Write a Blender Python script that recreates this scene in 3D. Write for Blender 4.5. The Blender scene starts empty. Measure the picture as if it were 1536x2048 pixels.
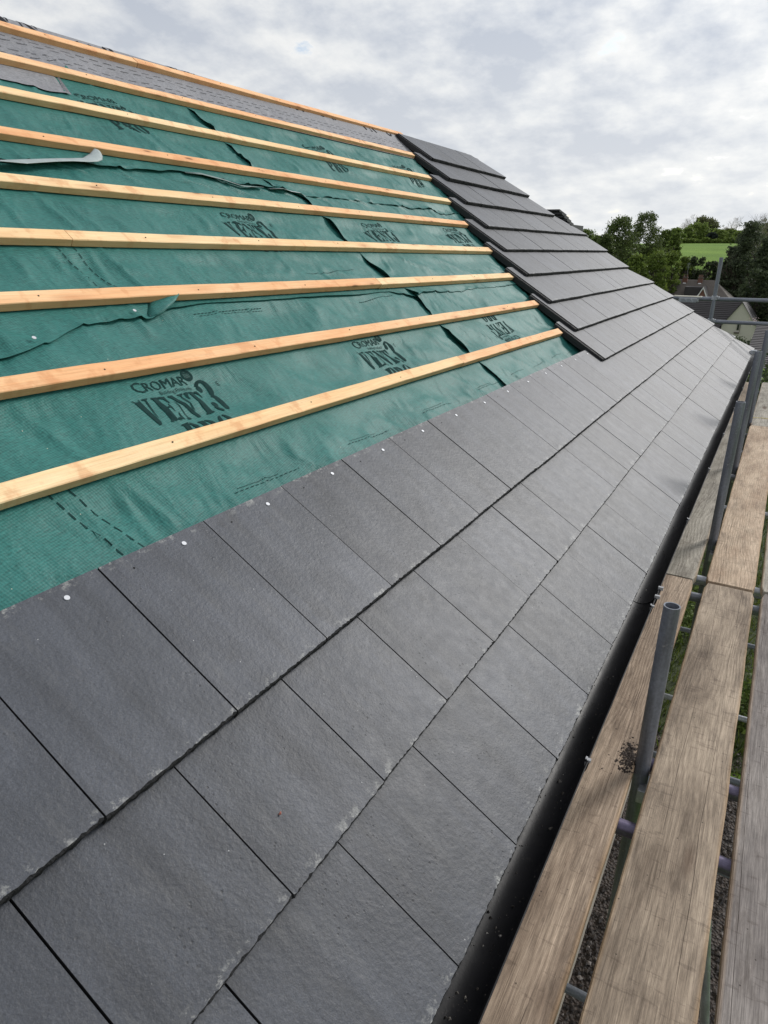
import bpy, bmesh, math, random
import numpy as np
from mathutils import Vector, Matrix, noise
from mathutils.bvhtree import BVHTree
S = bpy.context.scene
C = S.collection
R = random.Random(7)
rad = math.radians

# ------------------------------------------------------------------ camera
PITCH = rad(36.2258)
cam_d = bpy.data.cameras.new("camera")
cam = bpy.data.objects.new("camera", cam_d); C.objects.link(cam); S.camera = cam
ROT = Matrix(((0.497003, -0.867754, 0.010), (-0.309206, -0.187552, -0.932320), (0.810789, 0.460304, -0.361556)))
ax_x = Vector((0.49700298, -0.86766, 0.01026))
# camera axes in world: rows are right, down, forward
right = Vector(ROT[0]).normalized(); fwd = Vector(ROT[2]).normalized()
right = (right - fwd * right.dot(fwd)).normalized(); up = right.cross(fwd)
cam.matrix_world = Matrix(((right.x, up.x, -fwd.x, -0.481), (right.y, up.y, -fwd.y, -0.280),
                           (right.z, up.z, -fwd.z, 1.171), (0, 0, 0, 1)))
cam_d.sensor_fit = 'HORIZONTAL'; cam_d.sensor_width = 36.0
cam_d.lens = 36.0 * 1353.02 / 1536.0
cam_d.clip_start = 0.02; cam_d.clip_end = 6000
S.render.resolution_x = 768; S.render.resolution_y = 1024

# ------------------------------------------------------------------ light
S.view_settings.view_transform = 'Standard'; S.view_settings.look = 'None'
S.view_settings.gamma = 1; S.view_settings.use_curve_mapping = False
S.view_settings.exposure = 0.0
sun_dir = Vector((math.cos(rad(-24)), math.sin(rad(-24)), 0.0))
ELEV = rad(33); AZ = math.atan2(sun_dir.y, sun_dir.x)
sun_vec = Vector((sun_dir.x * math.cos(ELEV), sun_dir.y * math.cos(ELEV), math.sin(ELEV)))
sd = bpy.data.lights.new("sun", 'SUN'); sd.energy = 2.4; sd.angle = rad(14.0); sd.color = (1.0, 0.97, 0.93)
so = bpy.data.objects.new("sun", sd); C.objects.link(so)
so.rotation_euler = (-sun_vec).to_track_quat('-Z', 'Y').to_euler(); so.location = (0, 0, 30)

W = bpy.data.worlds.new("World"); S.world = W; W.use_nodes = True
def N(nt, kind, **kw):
    n = nt.nodes.new(kind)
    for k, v in kw.items():
        if k.startswith('i_'):
            key = k[2:]; n.inputs[int(key) if key.isdigit() else key.replace('_', ' ')].default_value = v
        else: setattr(n, k, v)
    return n
def LK(nt, a, b): nt.links.new(a, b)
def math_(nt, op, a, b=None, c=None, clamp=False):
    n = nt.nodes.new('ShaderNodeMath'); n.operation = op; n.use_clamp = clamp
    for i, x in enumerate((a, b, c)):
        if x is None: continue
        if isinstance(x, (int, float)): n.inputs[i].default_value = x
        else: nt.links.new(x, n.inputs[i])
    return n.outputs[0]
def ramp(nt, fac, stops, interp='LINEAR'):
    n = nt.nodes.new('ShaderNodeValToRGB'); n.color_ramp.interpolation = interp
    e = n.color_ramp.elements
    while len(e) < len(stops): e.new(0.5)
    for i, (p, c) in enumerate(stops):
        e[i].position = p
        if isinstance(c, (int, float)): c = (c, c, c)
        e[i].color = (c[0], c[1], c[2], 1)
    nt.links.new(fac, n.inputs[0]); return n.outputs[0]
def mixc(nt, fac, a, b, mode='MIX'):
    n = nt.nodes.new('ShaderNodeMix'); n.data_type = 'RGBA'; n.blend_type = mode
    for sock, x in ((n.inputs[0], fac), (n.inputs[6], a), (n.inputs[7], b)):
        if isinstance(x, (int, float)): sock.default_value = x
        elif isinstance(x, (tuple, list)): sock.default_value = (x[0], x[1], x[2], 1)
        else: nt.links.new(x, sock)
    return n.outputs[2]
def noise_(nt, vec, scale, detail=4, rough=0.5, dist=0.0, dim='3D'):
    n = nt.nodes.new('ShaderNodeTexNoise'); n.noise_dimensions = dim
    n.inputs['Scale'].default_value = scale; n.inputs['Detail'].default_value = detail
    n.inputs['Roughness'].default_value = rough; n.inputs['Distortion'].default_value = dist
    if vec is not None: nt.links.new(vec, n.inputs['Vector'])
    return n.outputs['Fac']
def mapping(nt, vec, scale=(1, 1, 1), loc=(0, 0, 0), rot=(0, 0, 0)):
    n = nt.nodes.new('ShaderNodeMapping'); nt.links.new(vec, n.inputs[0])
    n.inputs['Scale'].default_value = scale; n.inputs['Location'].default_value = loc; n.inputs['Rotation'].default_value = rot
    return n.outputs[0]

def build_world():
    nt = W.node_tree; nt.nodes.clear()
    out = N(nt, 'ShaderNodeOutputWorld'); bg = N(nt, 'ShaderNodeBackground')
    bg.inputs['Strength'].default_value = 0.1
    sky = N(nt, 'ShaderNodeTexSky'); sky.sky_type = 'NISHITA'; sky.sun_disc = False
    sky.sun_elevation = ELEV; sky.sun_rotation = math.pi / 2 - AZ
    sky.air_density = 1.0; sky.dust_density = 1.5
    tc = N(nt, 'ShaderNodeTexCoord'); sep = N(nt, 'ShaderNodeSeparateXYZ'); LK(nt, tc.outputs['Generated'], sep.inputs[0])
    z = math_(nt, 'MAXIMUM', sep.outputs[2], 0.0)
    den = math_(nt, 'ADD', z, 0.32)
    px = math_(nt, 'DIVIDE', sep.outputs[0], den); py = math_(nt, 'DIVIDE', sep.outputs[1], den)
    cmb = N(nt, 'ShaderNodeCombineXYZ'); LK(nt, px, cmb.inputs[0]); LK(nt, py, cmb.inputs[1])
    v = mapping(nt, cmb.outputs[0], scale=(1, 1, 1), loc=(3.3, 1.2, 0))
    big = noise_(nt, v, 1.3, 4, 0.5, 0.1)
    med = noise_(nt, v, 5.2, 8, 0.54, 0.0)
    fine = noise_(nt, v, 15.0, 7, 0.6, 0.0)
    s = math_(nt, 'ADD', math_(nt, 'MULTIPLY', big, 0.36), math_(nt, 'MULTIPLY', med, 0.44))
    s = math_(nt, 'ADD', s, math_(nt, 'MULTIPLY', fine, 0.20))
    # density -> brightness of the cloud underside
    cloud = ramp(nt, s, [(0.40, (9.6, 9.6, 9.5)), (0.455, (8.3, 8.5, 8.7)), (0.51, (6.9, 7.25, 7.8)), (0.585, (5.2, 5.7, 6.6))])
    gap = ramp(nt, s, [(0.375, 1.0), (0.415, 0.0)])
    skyc = mixc(nt, 1.0, sky.outputs[0], (1.5, 1.5, 1.5), 'MULTIPLY')
    c = mixc(nt, math_(nt, 'MULTIPLY', gap, 0.85), cloud, skyc)
    dt = N(nt, 'ShaderNodeVectorMath', operation='DOT_PRODUCT'); LK(nt, tc.outputs['Generated'], dt.inputs[0]); dt.inputs[1].default_value = tuple(sun_vec)
    glow = math_(nt, 'POWER', math_(nt, 'MAXIMUM', dt.outputs['Value'], 0.0), 3.0)
    g1 = math_(nt, 'MULTIPLY_ADD', glow, 0.30, 0.92); gc = N(nt, 'ShaderNodeCombineXYZ')
    for i in range(3): LK(nt, g1, gc.inputs[i])
    c = mixc(nt, 1.0, c, gc.outputs[0], 'MULTIPLY')
    # thin bright veil low over the horizon
    hz = math_(nt, 'SUBTRACT', 1.0, math_(nt, 'DIVIDE', z, 0.30), clamp=True)
    c = mixc(nt, math_(nt, 'MULTIPLY', hz, 0.60), c, (9.0, 9.1, 9.0))
    # below the horizon (never in view): ground bounce
    dn = math_(nt, 'MULTIPLY', sep.outputs[2], -20.0, clamp=True)
    c = mixc(nt, dn, c, (0.55, 0.55, 0.48))
    LK(nt, c, bg.inputs['Color']); LK(nt, bg.outputs[0], out.inputs['Surface'])
build_world()

# ------------------------------------------------------------------ material helpers
def mat(name):
    m = bpy.data.materials.new(name); m.use_nodes = True; nt = m.node_tree
    b = nt.nodes['Principled BSDF']
    return m, nt, b
def coords(nt, kind='Object'):
    return nt.nodes.new('ShaderNodeTexCoord').outputs[kind]
def bump(nt, b, h, strength=0.3, dist=0.01, prev=None):
    n = nt.nodes.new('ShaderNodeBump'); n.inputs['Strength'].default_value = strength
    n.inputs['Distance'].default_value = dist; nt.links.new(h, n.inputs['Height'])
    if prev is not None: nt.links.new(prev, n.inputs['Normal'])
    nt.links.new(n.outputs[0], b.inputs['Normal']); return n.outputs[0]
def simple(name, col, rough=0.6, metal=0.0, var=0.25, scale=8, bmp=0.0, bs=60, coat=0):
    m, nt, b = mat(name); co = coords(nt)
    n = noise_(nt, co, scale, 5, 0.6)
    c = mixc(nt, n, tuple(x * (1 - var) for x in col), tuple(min(1, x * (1 + var)) for x in col))
    LK(nt, c, b.inputs['Base Color']); b.inputs['Roughness'].default_value = rough; b.inputs['Metallic'].default_value = metal
    if bmp: bump(nt, b, noise_(nt, co, bs, 4, 0.6), bmp, 0.004)
    return m

def tile_mat():
    m, nt, b = mat('slate_grey_concrete'); co = coords(nt); geo = N(nt, 'ShaderNodeNewGeometry'); oi = N(nt, 'ShaderNodeObjectInfo')
    off = N(nt, 'ShaderNodeVectorMath', operation='MULTIPLY_ADD'); 
    cmb = N(nt, 'ShaderNodeCombineXYZ'); LK(nt, oi.outputs['Random'], cmb.inputs[0]); LK(nt, oi.outputs['Random'], cmb.inputs[1]); LK(nt, oi.outputs['Random'], cmb.inputs[2])
    LK(nt, cmb.outputs[0], off.inputs[0]); off.inputs[1].default_value = (37, 61, 23); LK(nt, co, off.inputs[2]); v = off.outputs[0]
    sp = N(nt, 'ShaderNodeSeparateXYZ'); LK(nt, co, sp.inputs[0])
    blot = noise_(nt, v, 6, 5, 0.6); streak = noise_(nt, mapping(nt, v, (22, 2.2, 4)), 1.0, 5, 0.6)
    grain = noise_(nt, v, 260, 3, 0.7)
    base = ramp(nt, blot, [(0.3, (0.036, 0.040, 0.050)), (0.7, (0.058, 0.063, 0.077))])
    base = mixc(nt, 1.0, base, ramp(nt, streak, [(0.36, 0.78), (0.64, 1.20)]), 'MULTIPLY')
    base = mixc(nt, 1.0, base, ramp(nt, grain, [(0.3, 0.70), (0.7, 1.30)]), 'MULTIPLY')
    rnd = ramp(nt, oi.outputs['Random'], [(0, 0.80), (1, 1.20)])
    base = mixc(nt, 1.0, base, rnd, 'MULTIPLY')
    # dark pores
    vo = N(nt, 'ShaderNodeTexVoronoi'); vo.inputs['Scale'].default_value = 75; LK(nt, v, vo.inputs['Vector'])
    patch = ramp(nt, noise_(nt, v, 9, 3, 0.5), [(0.50, 0.0), (0.66, 1.0)])
    pore = math_(nt, 'MULTIPLY', ramp(nt, vo.outputs['Distance'], [(0.10, 1.0), (0.22, 0.0)]), patch)
    base = mixc(nt, math_(nt, 'MULTIPLY', pore, 0.75), base, (0.012, 0.012, 0.014))
    # pale mineral specks
    vo2 = N(nt, 'ShaderNodeTexVoronoi'); vo2.inputs['Scale'].default_value = 42; LK(nt, v, vo2.inputs['Vector'])
    speck = math_(nt, 'MULTIPLY', ramp(nt, vo2.outputs['Distance'], [(0.035, 1.0), (0.06, 0.0)]), ramp(nt, vo2.outputs['Color'], [(0.7, 0.0), (0.75, 1.0)]))
    base = mixc(nt, math_(nt, 'MULTIPLY', speck, 0.8), base, (0.45, 0.45, 0.45))
    # efflorescence near the tail and head edges
    tail = math_(nt, 'SUBTRACT', 1.0, math_(nt, 'DIVIDE', sp.outputs[1], 0.022), clamp=True)
    head = math_(nt, 'SUBTRACT', 1.0, math_(nt, 'DIVIDE', math_(nt, 'SUBTRACT', 0.413, sp.outputs[1]), 0.02), clamp=True)
    edge = math_(nt, 'MAXIMUM', tail, head)
    en = ramp(nt, noise_(nt, mapping(nt, v, (1, 1.2, 1)), 26, 7, 0.75), [(0.535, 0.0), (0.60, 1.0)])
    eff = math_(nt, 'MULTIPLY', math_(nt, 'POWER', edge, 0.6), en)
    up_ = ramp(nt, math_(nt, 'MULTIPLY', geo_n(nt), 1.0), [(0.5, 0.0), (0.7, 1.0)])
    eff = math_(nt, 'MULTIPLY', eff, up_)
    base = mixc(nt, math_(nt, 'MULTIPLY', math_(nt, 'MULTIPLY', eff, ramp(nt, noise_(nt, v, 160, 3, 0.7), [(0.35, 0.25), (0.6, 1.0)])), 0.8), base, (0.36, 0.36, 0.34))
    # scuffs: dusty prints
    sc = ramp(nt, noise_(nt, mapping(nt, v, (16, 4, 5), rot=(0, 0, 0.2)), 1.0, 8, 0.75), [(0.54, 0.0), (0.64, 1.0)])
    base = mixc(nt, math_(nt, 'MULTIPLY', sc, 0.30), base, (0.105, 0.105, 0.108))
    dk = ramp(nt, noise_(nt, mapping(nt, v, (11, 6, 5), rot=(0, 0, -0.3), loc=(4, 2, 0)), 1.0, 7, 0.7), [(0.57, 0.0), (0.66, 1.0)])
    base = mixc(nt, math_(nt, 'MULTIPLY', dk, 0.40), base, (0.026, 0.027, 0.030))
    LK(nt, base, b.inputs['Base Color'])
    rg = ramp(nt, noise_(nt, v, 30, 4, 0.6), [(0.3, 0.50), (0.7, 0.56)])
    LK(nt, rg, b.inputs['Roughness']); b.inputs['Specular IOR Level'].default_value = 0.52
    h = math_(nt, 'ADD', math_(nt, 'MULTIPLY', noise_(nt, v, 95, 4, 0.65), 1.0), math_(nt, 'MULTIPLY', noise_(nt, v, 26, 3, 0.5), 0.45))
    h = math_(nt, 'SUBTRACT', h, math_(nt, 'MULTIPLY', pore, 0.3))
    bump(nt, b, h, 0.55, 0.0024)
    return m
def geo_n(nt):
    """cosine between the surface and the roof plane's normal, from the object normal"""
    t = nt.nodes.new('ShaderNodeTexCoord'); s = nt.nodes.new('ShaderNodeSeparateXYZ'); nt.links.new(t.outputs['Normal'], s.inputs[0])
    return s.outputs[2]

def batten_mat(name, hue):
    m, nt, b = mat(name); co = coords(nt); oi = N(nt, 'ShaderNodeObjectInfo')
    cmb = N(nt, 'ShaderNodeCombineXYZ')
    for i in range(3): LK(nt, oi.outputs['Random'], cmb.inputs[i])
    off = N(nt, 'ShaderNodeVectorMath', operation='MULTIPLY_ADD'); LK(nt, cmb.outputs[0], off.inputs[0]); off.inputs[1].default_value = (41, 3, 17); LK(nt, co, off.inputs[2]); v = off.outputs[0]
    g = noise_(nt, mapping(nt, v, (0.9, 18, 18)), 1.0, 5, 0.6, 0.6)
    rings = math_(nt, 'SINE', math_(nt, 'MULTIPLY', g, 75.0)); rings = math_(nt, 'MULTIPLY_ADD', rings, 0.5, 0.5)
    fib = noise_(nt, mapping(nt, v, (8, 260, 260)), 1.0, 3, 0.6)
    tone = noise_(nt, mapping(nt, v, (1.3, 5, 5)), 1.0, 4, 0.6)
    pale, warm = hue
    c = ramp(nt, tone, [(0.38, pale), (0.62, warm)])
    c = mixc(nt, math_(nt, 'MULTIPLY', rings, 0.22), c, tuple(x * y for x, y in zip(warm, (0.92, 0.70, 0.52))))
    c = mixc(nt, 1.0, c, ramp(nt, fib, [(0.3, 0.86), (0.7, 1.1)]), 'MULTIPLY')
    # knots with a reddish halo
    vo = N(nt, 'ShaderNodeTexVoronoi'); vo.inputs['Scale'].default_value = 1.0; LK(nt, mapping(nt, v, (4.2, 15, 15)), vo.inputs['Vector'])
    halo = ramp(nt, vo.outputs['Distance'], [(0.0, 1.0), (0.38, 0.0)])
    c = mixc(nt, math_(nt, 'MULTIPLY', halo, 0.55), c, (0.55, 0.22, 0.09))
    knot = ramp(nt, vo.outputs['Distance'], [(0.07, 1.0), (0.13, 0.0)])
    keep = ramp(nt, vo.outputs['Color'], [(0.45, 0.0), (0.5, 1.0)])
    c = mixc(nt, math_(nt, 'MULTIPLY', math_(nt, 'MULTIPLY', knot, keep), 0.8), c, (0.20, 0.08, 0.035))
    # red saw streaks across the edge
    st = ramp(nt, noise_(nt, mapping(nt, v, (13, 9, 9), rot=(0, 0, 0.5)), 1.0, 4, 0.6), [(0.55, 0.0), (0.64, 1.0)])
    c = mixc(nt, math_(nt, 'MULTIPLY', st, 0.42), c, (0.62, 0.25, 0.10))
    # rough sawn sides are browner
    t = N(nt, 'ShaderNodeTexCoord'); s = N(nt, 'ShaderNodeSeparateXYZ'); LK(nt, t.outputs['Normal'], s.inputs[0])
    side = math_(nt, 'SUBTRACT', 1.0, math_(nt, 'MULTIPLY', s.outputs[2], 1.6), clamp=True)
    c = mixc(nt, math_(nt, 'MULTIPLY', side, 0.50), c, (0.56, 0.30, 0.15))
    LK(nt, c, b.inputs['Base Color']); b.inputs['Roughness'].default_value = 0.75; b.inputs['Specular IOR Level'].default_value = 0.25
    bump(nt, b, math_(nt, 'ADD', fib, math_(nt, 'MULTIPLY', noise_(nt, mapping(nt, v, (120, 60, 60)), 1.0, 3, 0.6), 0.7)), 0.4, 0.002)
    return m

def board_mat(name, dark, lite, orange=0.0):
    m, nt, b = mat(name); co = coords(nt); oi = N(nt, 'ShaderNodeObjectInfo')
    cmb = N(nt, 'ShaderNodeCombineXYZ')
    for i in range(3): LK(nt, oi.outputs['Random'], cmb.inputs[i])
    off = N(nt, 'ShaderNodeVectorMath', operation='MULTIPLY_ADD'); LK(nt, cmb.outputs[0], off.inputs[0]); off.inputs[1].default_value = (53, 7, 29); LK(nt, co, off.inputs[2]); v = off.outputs[0]
    g = math_(nt, 'ADD', math_(nt, 'MULTIPLY', noise_(nt, mapping(nt, v, (0.7, 3.2, 3.2)), 1.0, 3, 0.5, 0.2), 0.26), math_(nt, 'MULTIPLY', sepc(nt, v, 1), 0.9))
    rings = math_(nt, 'MULTIPLY_ADD', math_(nt, 'SINE', math_(nt, 'MULTIPLY', g, 420.0)), 0.5, 0.5)
    fib = noise_(nt, mapping(nt, v, (9, 420, 420)), 1.0, 5, 0.7)
    blot = noise_(nt, mapping(nt, v, (2.2, 7, 7)), 1.0, 7, 0.7)
    c = ramp(nt, blot, [(0.36, tuple(x * 0.82 for x in dark)), (0.62, lite)])
    c = mixc(nt, math_(nt, 'MULTIPLY', math_(nt, 'MULTIPLY', rings, ramp(nt, noise_(nt, mapping(nt, v, (1.2, 4, 4)), 1.0, 3, 0.5), [(0.35, 0.15), (0.65, 1.0)])), 0.30), c, tuple(x * 0.58 for x in dark))
    c = mixc(nt, 1.0, c, ramp(nt, fib, [(0.32, 0.55), (0.68, 1.28)]), 'MULTIPLY')
    # yellowish fresh wood along the arrises
    sp = N(nt, 'ShaderNodeSeparateXYZ'); LK(nt, co, sp.inputs[0])
    ay = math_(nt, 'ABSOLUTE', math_(nt, 'SUBTRACT', sp.outputs[1], 0.1125))
    ed = math_(nt, 'MULTIPLY', math_(nt, 'SUBTRACT', ay, 0.100), 90.0, clamp=True)
    c = mixc(nt, math_(nt, 'MULTIPLY', ed, 0.35), c, (0.42, 0.26, 0.12))
    # mud and dark damp stains
    st = ramp(nt, noise_(nt, mapping(nt, v, (3, 14, 14)), 1.0, 8, 0.8), [(0.50, 0.0), (0.72, 1.0)])
    c = mixc(nt, math_(nt, 'MULTIPLY', st, 0.72), c, (0.075, 0.056, 0.043))
    mk = ramp(nt, noise_(nt, mapping(nt, v, (60, 13, 20), rot=(0, 0, 0.12)), 1.0, 4, 0.6), [(0.60, 0.0), (0.65, 1.0)])
    c = mixc(nt, math_(nt, 'MULTIPLY', mk, 0.28), c, (0.06, 0.04, 0.03))
    vo = N(nt, 'ShaderNodeTexVoronoi'); vo.inputs['Scale'].default_value = 1.0; LK(nt, mapping(nt, v, (1.4, 5.5, 5.5)), vo.inputs['Vector'])
    kn = ramp(nt, vo.outputs['Distance'], [(0.07, 1.0), (0.16, 0.0)])
    c = mixc(nt, math_(nt, 'MULTIPLY', kn, 0.8), c, (0.09, 0.05, 0.03))
    # long splits
    crk = None
    for q, (a_, w_) in enumerate(((0.055, 0.09), (0.150, 0.06))):
        y0 = math_(nt, 'MULTIPLY_ADD', oi.outputs['Random'], w_, a_)
        n1 = math_(nt, 'MULTIPLY_ADD', noise_(nt, mapping(nt, v, (0.8, 0.01, 0.01), loc=(q * 7, 0, 0)), 1.0, 4, 0.5), 0.055, -0.0275)
        dd = math_(nt, 'ABSOLUTE', math_(nt, 'SUBTRACT', math_(nt, 'SUBTRACT', sp.outputs[1], y0), n1))
        k_ = math_(nt, 'MULTIPLY', math_(nt, 'SUBTRACT', 1.0, math_(nt, 'DIVIDE', dd, 0.0011), clamp=True), ramp(nt, noise_(nt, mapping(nt, v, (1.1, 0.01, 0.01), loc=(q * 3, 0, 0)), 1.0, 2, 0.5), [(0.44, 0.0), (0.50, 1.0)]))
        crk = k_ if crk is None else math_(nt, 'MAXIMUM', crk, k_)
    c = mixc(nt, math_(nt, 'MULTIPLY', crk, 0.8), c, (0.03, 0.02, 0.015))
    vo2 = N(nt, 'ShaderNodeTexVoronoi'); vo2.inputs['Scale'].default_value = 38; LK(nt, v, vo2.inputs['Vector'])
    sp2 = math_(nt, 'MULTIPLY', ramp(nt, vo2.outputs['Distance'], [(0.06, 1.0), (0.10, 0.0)]), ramp(nt, vo2.outputs['Color'], [(0.62, 0.0), (0.66, 1.0)]))
    c = mixc(nt, math_(nt, 'MULTIPLY', sp2, 0.8), c, (0.03, 0.022, 0.018))
    LK(nt, c, b.inputs['Base Color']); b.inputs['Roughness'].default_value = 0.8; b.inputs['Specular IOR Level'].default_value = 0.25
    h = math_(nt, 'SUBTRACT', math_(nt, 'ADD', fib, math_(nt, 'MULTIPLY', rings, -0.6)), math_(nt, 'MULTIPLY', crk, 2.0))
    bump(nt, b, h, 0.5, 0.0025)
    return m

def membrane_mat(name, a, c2, rough=0.6):
    m, nt, b = mat(name); co = coords(nt)
    weave = math_(nt, 'MULTIPLY', math_(nt, 'SINE', math_(nt, 'MULTIPLY', sepc(nt, mapping(nt, co, rot=(0, 0, 0.55)), 0), 640.0)),
                  math_(nt, 'SINE', math_(nt, 'MULTIPLY', sepc(nt, mapping(nt, co, rot=(0, 0, 0.55)), 1), 640.0)))
    fibre = noise_(nt, mapping(nt, co, (60, 190, 60), rot=(0, 0, 0.6)), 1.0, 5, 0.7)
    blot = noise_(nt, co, 2.4, 5, 0.6)
    c = mixc(nt, blot, a, c2)
    c = mixc(nt, 1.0, c, ramp(nt, fibre, [(0.3, 0.62), (0.7, 1.40)]), 'MULTIPLY')
    c = mixc(nt, math_(nt, 'MULTIPLY_ADD', weave, 0.14, 0.12), c, tuple(x * 1.7 for x in c2))
    vo = N(nt, 'ShaderNodeTexVoronoi'); vo.inputs['Scale'].default_value = 30; LK(nt, co, vo.inputs['Vector'])
    dust = math_(nt, 'MULTIPLY', ramp(nt, vo.outputs['Distance'], [(0.03, 1.0), (0.05, 0.0)]), ramp(nt, vo.outputs['Color'], [(0.72, 0.0), (0.76, 1.0)]))
    c = mixc(nt, math_(nt, 'MULTIPLY', dust, 0.7), c, (0.6, 0.55, 0.42))
    LK(nt, c, b.inputs['Base Color']); b.inputs['Roughness'].default_value = rough; b.inputs['Specular IOR Level'].default_value = 0.32
    b.inputs['Sheen Weight'].default_value = 0.0
    h = math_(nt, 'ADD', math_(nt, 'MULTIPLY', weave, 0.25), math_(nt, 'MULTIPLY', fibre, 0.5))
    n1 = bump(nt, b, h, 0.5, 0.0015)
    wr = noise_(nt, mapping(nt, co, (7, 3, 3), rot=(0, 0, 0.7)), 1.0, 5, 0.55, 0.4)
    bump(nt, b, wr, 0.6, 0.025, prev=n1)
    return m
def sepc(nt, v, i):
    s = nt.nodes.new('ShaderNodeSeparateXYZ'); nt.links.new(v, s.inputs[0]); return s.outputs[i]

def leaf_mat(name, c1, c2):
    m, nt, b = mat(name); geo = N(nt, 'ShaderNodeNewGeometry'); oi = N(nt, 'ShaderNodeObjectInfo')
    co = coords(nt)
    n = noise_(nt, co, 0.7, 3, 0.5)
    rnd = math_(nt, 'ADD', math_(nt, 'MULTIPLY', geo.outputs['Random Per Island'], 0.6), math_(nt, 'MULTIPLY', n, 0.5))
    c = ramp(nt, rnd, [(0.2, c1), (0.85, c2)])
    LK(nt, c, b.inputs['Base Color']); b.inputs['Roughness'].default_value = 0.6; b.inputs['Specular IOR Level'].default_value = 0.25
    tr = N(nt, 'ShaderNodeBsdfTranslucent'); LK(nt, c, tr.inputs[0])
    mx = N(nt, 'ShaderNodeMixShader'); mx.inputs[0].default_value = 0.35
    LK(nt, b.outputs[0], mx.inputs[1]); LK(nt, tr.outputs[0], mx.inputs[2])
    LK(nt, mx.outputs[0], nt.nodes['Material Output'].inputs['Surface'])
    return m

M_TILE = tile_mat()
M_TILE_EDGE = simple('broken_tile_edge', (0.014, 0.014, 0.016), 0.9, var=0.5, scale=90, bmp=1.0, bs=180)
M_LOCK = simple('tile_interlock_concrete', (0.009, 0.009, 0.011), 0.5, var=0.4, scale=60, bmp=0.4, bs=120)
M_BAT = [batten_mat('pale_pine_batten', ((0.94, 0.72, 0.43), (0.90, 0.60, 0.32))),
         batten_mat('red_pine_batten', ((0.91, 0.60, 0.34), (0.87, 0.48, 0.24)))]
M_GREEN = membrane_mat('green_breather_membrane', (0.018, 0.102, 0.091), (0.029, 0.156, 0.138), 0.56)
M_GREY = membrane_mat('grey_breather_membrane', (0.17, 0.17, 0.185), (0.24, 0.24, 0.255), 0.6)
M_UNDER = simple('white_membrane_underside', (0.33, 0.38, 0.38), 0.6, var=0.3, scale=30)
M_UNDER2 = simple('grey_green_membrane_underside', (0.16, 0.22, 0.21), 0.6, var=0.25, scale=30)
M_INK = simple('dark_printed_ink', (0.014, 0.042, 0.040), 0.6, var=0.6, scale=60)
M_INKG = simple('dark_ink_on_grey', (0.03, 0.03, 0.035), 0.6, var=0.3, scale=60)
for m_ in (M_INK, M_INKG): m_.node_tree.nodes['Principled BSDF'].inputs['Specular IOR Level'].default_value = 0.1; m_.node_tree.nodes['Principled BSDF'].inputs['Roughness'].default_value = 0.9
M_NAIL = simple('aluminium_nail_head', (0.62, 0.63, 0.66), 0.45, 0.3, var=0.05)
M_HOLE = simple('dark_nail_hole', (0.006, 0.006, 0.006), 0.9)
M_STEEL = None
def steel_mat(name, col, rough=0.42, metal=0.65):
    m, nt, b = mat(name); co = coords(nt, 'Generated') if False else coords(nt)
    n = noise_(nt, mapping(nt, co, (30, 30, 3)), 1.0, 5, 0.65); n2 = noise_(nt, co, 90, 3, 0.6)
    c = ramp(nt, n, [(0.3, tuple(x * 0.6 for x in col)), (0.7, tuple(x * 1.25 for x in col))])
    c = mixc(nt, 1.0, c, ramp(nt, n2, [(0.3, 0.8), (0.7, 1.15)]), 'MULTIPLY')
    rust = ramp(nt, noise_(nt, co, 9, 5, 0.7), [(0.64, 0.0), (0.74, 1.0)])
    c = mixc(nt, math_(nt, 'MULTIPLY', rust, 0.35), c, (0.09, 0.05, 0.035))
    spl = ramp(nt, noise_(nt, co, 26, 6, 0.75), [(0.62, 0.0), (0.68, 1.0)])
    c = mixc(nt, math_(nt, 'MULTIPLY', spl, 0.45), c, (0.45, 0.45, 0.44))
    LK(nt, c, b.inputs['Base Color']); b.inputs['Metallic'].default_value = metal
    LK(nt, ramp(nt, n, [(0.3, rough - 0.08), (0.7, rough + 0.14)]), b.inputs['Roughness'])
    bump(nt, b, n2, 0.15, 0.001); return m
M_STEEL = steel_mat('galvanised_tube_steel', (0.19, 0.205, 0.24), 0.42, 0.2)
M_STEEL2 = steel_mat('bright_galvanised_steel', (0.42, 0.44, 0.47), 0.4, 0.6)
M_PURPLE = steel_mat('purple_tinted_tube', (0.17, 0.15, 0.23), 0.38, 0.6)
M_GUT = None
def gutter_mat():
    m, nt, b = mat('black_gutter_plastic'); co = coords(nt)
    n = noise_(nt, co, 11, 5, 0.65)
    dirt = ramp(nt, noise_(nt, co, 60, 5, 0.7), [(0.60, 0.0), (0.70, 1.0)])
    pat = ramp(nt, noise_(nt, co, 5, 3, 0.6), [(0.45, 0.15), (0.62, 1.0)])
    c = mixc(nt, n, (0.007, 0.007, 0.008), (0.014, 0.014, 0.016))
    c = mixc(nt, math_(nt, 'MULTIPLY', math_(nt, 'MULTIPLY', dirt, pat), 0.35), c, (0.05, 0.045, 0.04))
    LK(nt, c, b.inputs['Base Color']); LK(nt, ramp(nt, n, [(0.3, 0.36), (0.7, 0.46)]), b.inputs['Roughness']); b.inputs['Specular IOR Level'].default_value = 0.16
    bump(nt, b, math_(nt, 'ADD', dirt, noise_(nt, co, 140, 3, 0.6)), 0.18, 0.0012); return m
M_GUT = gutter_mat()
M_BOARDS = [board_mat('weathered_brown_board', (0.29, 0.210, 0.152), (0.54, 0.42, 0.315)),
            board_mat('weathered_grey_board', (0.26, 0.200, 0.148), (0.48, 0.385, 0.29)),
            board_mat('fresh_orange_board', (0.50, 0.36, 0.25), (0.66, 0.52, 0.38)),
            board_mat('purplish_grey_board', (0.19, 0.165, 0.155), (0.33, 0.295, 0.27)),
            board_mat('pale_grey_board', (0.34, 0.31, 0.26), (0.50, 0.46, 0.39))]

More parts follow.
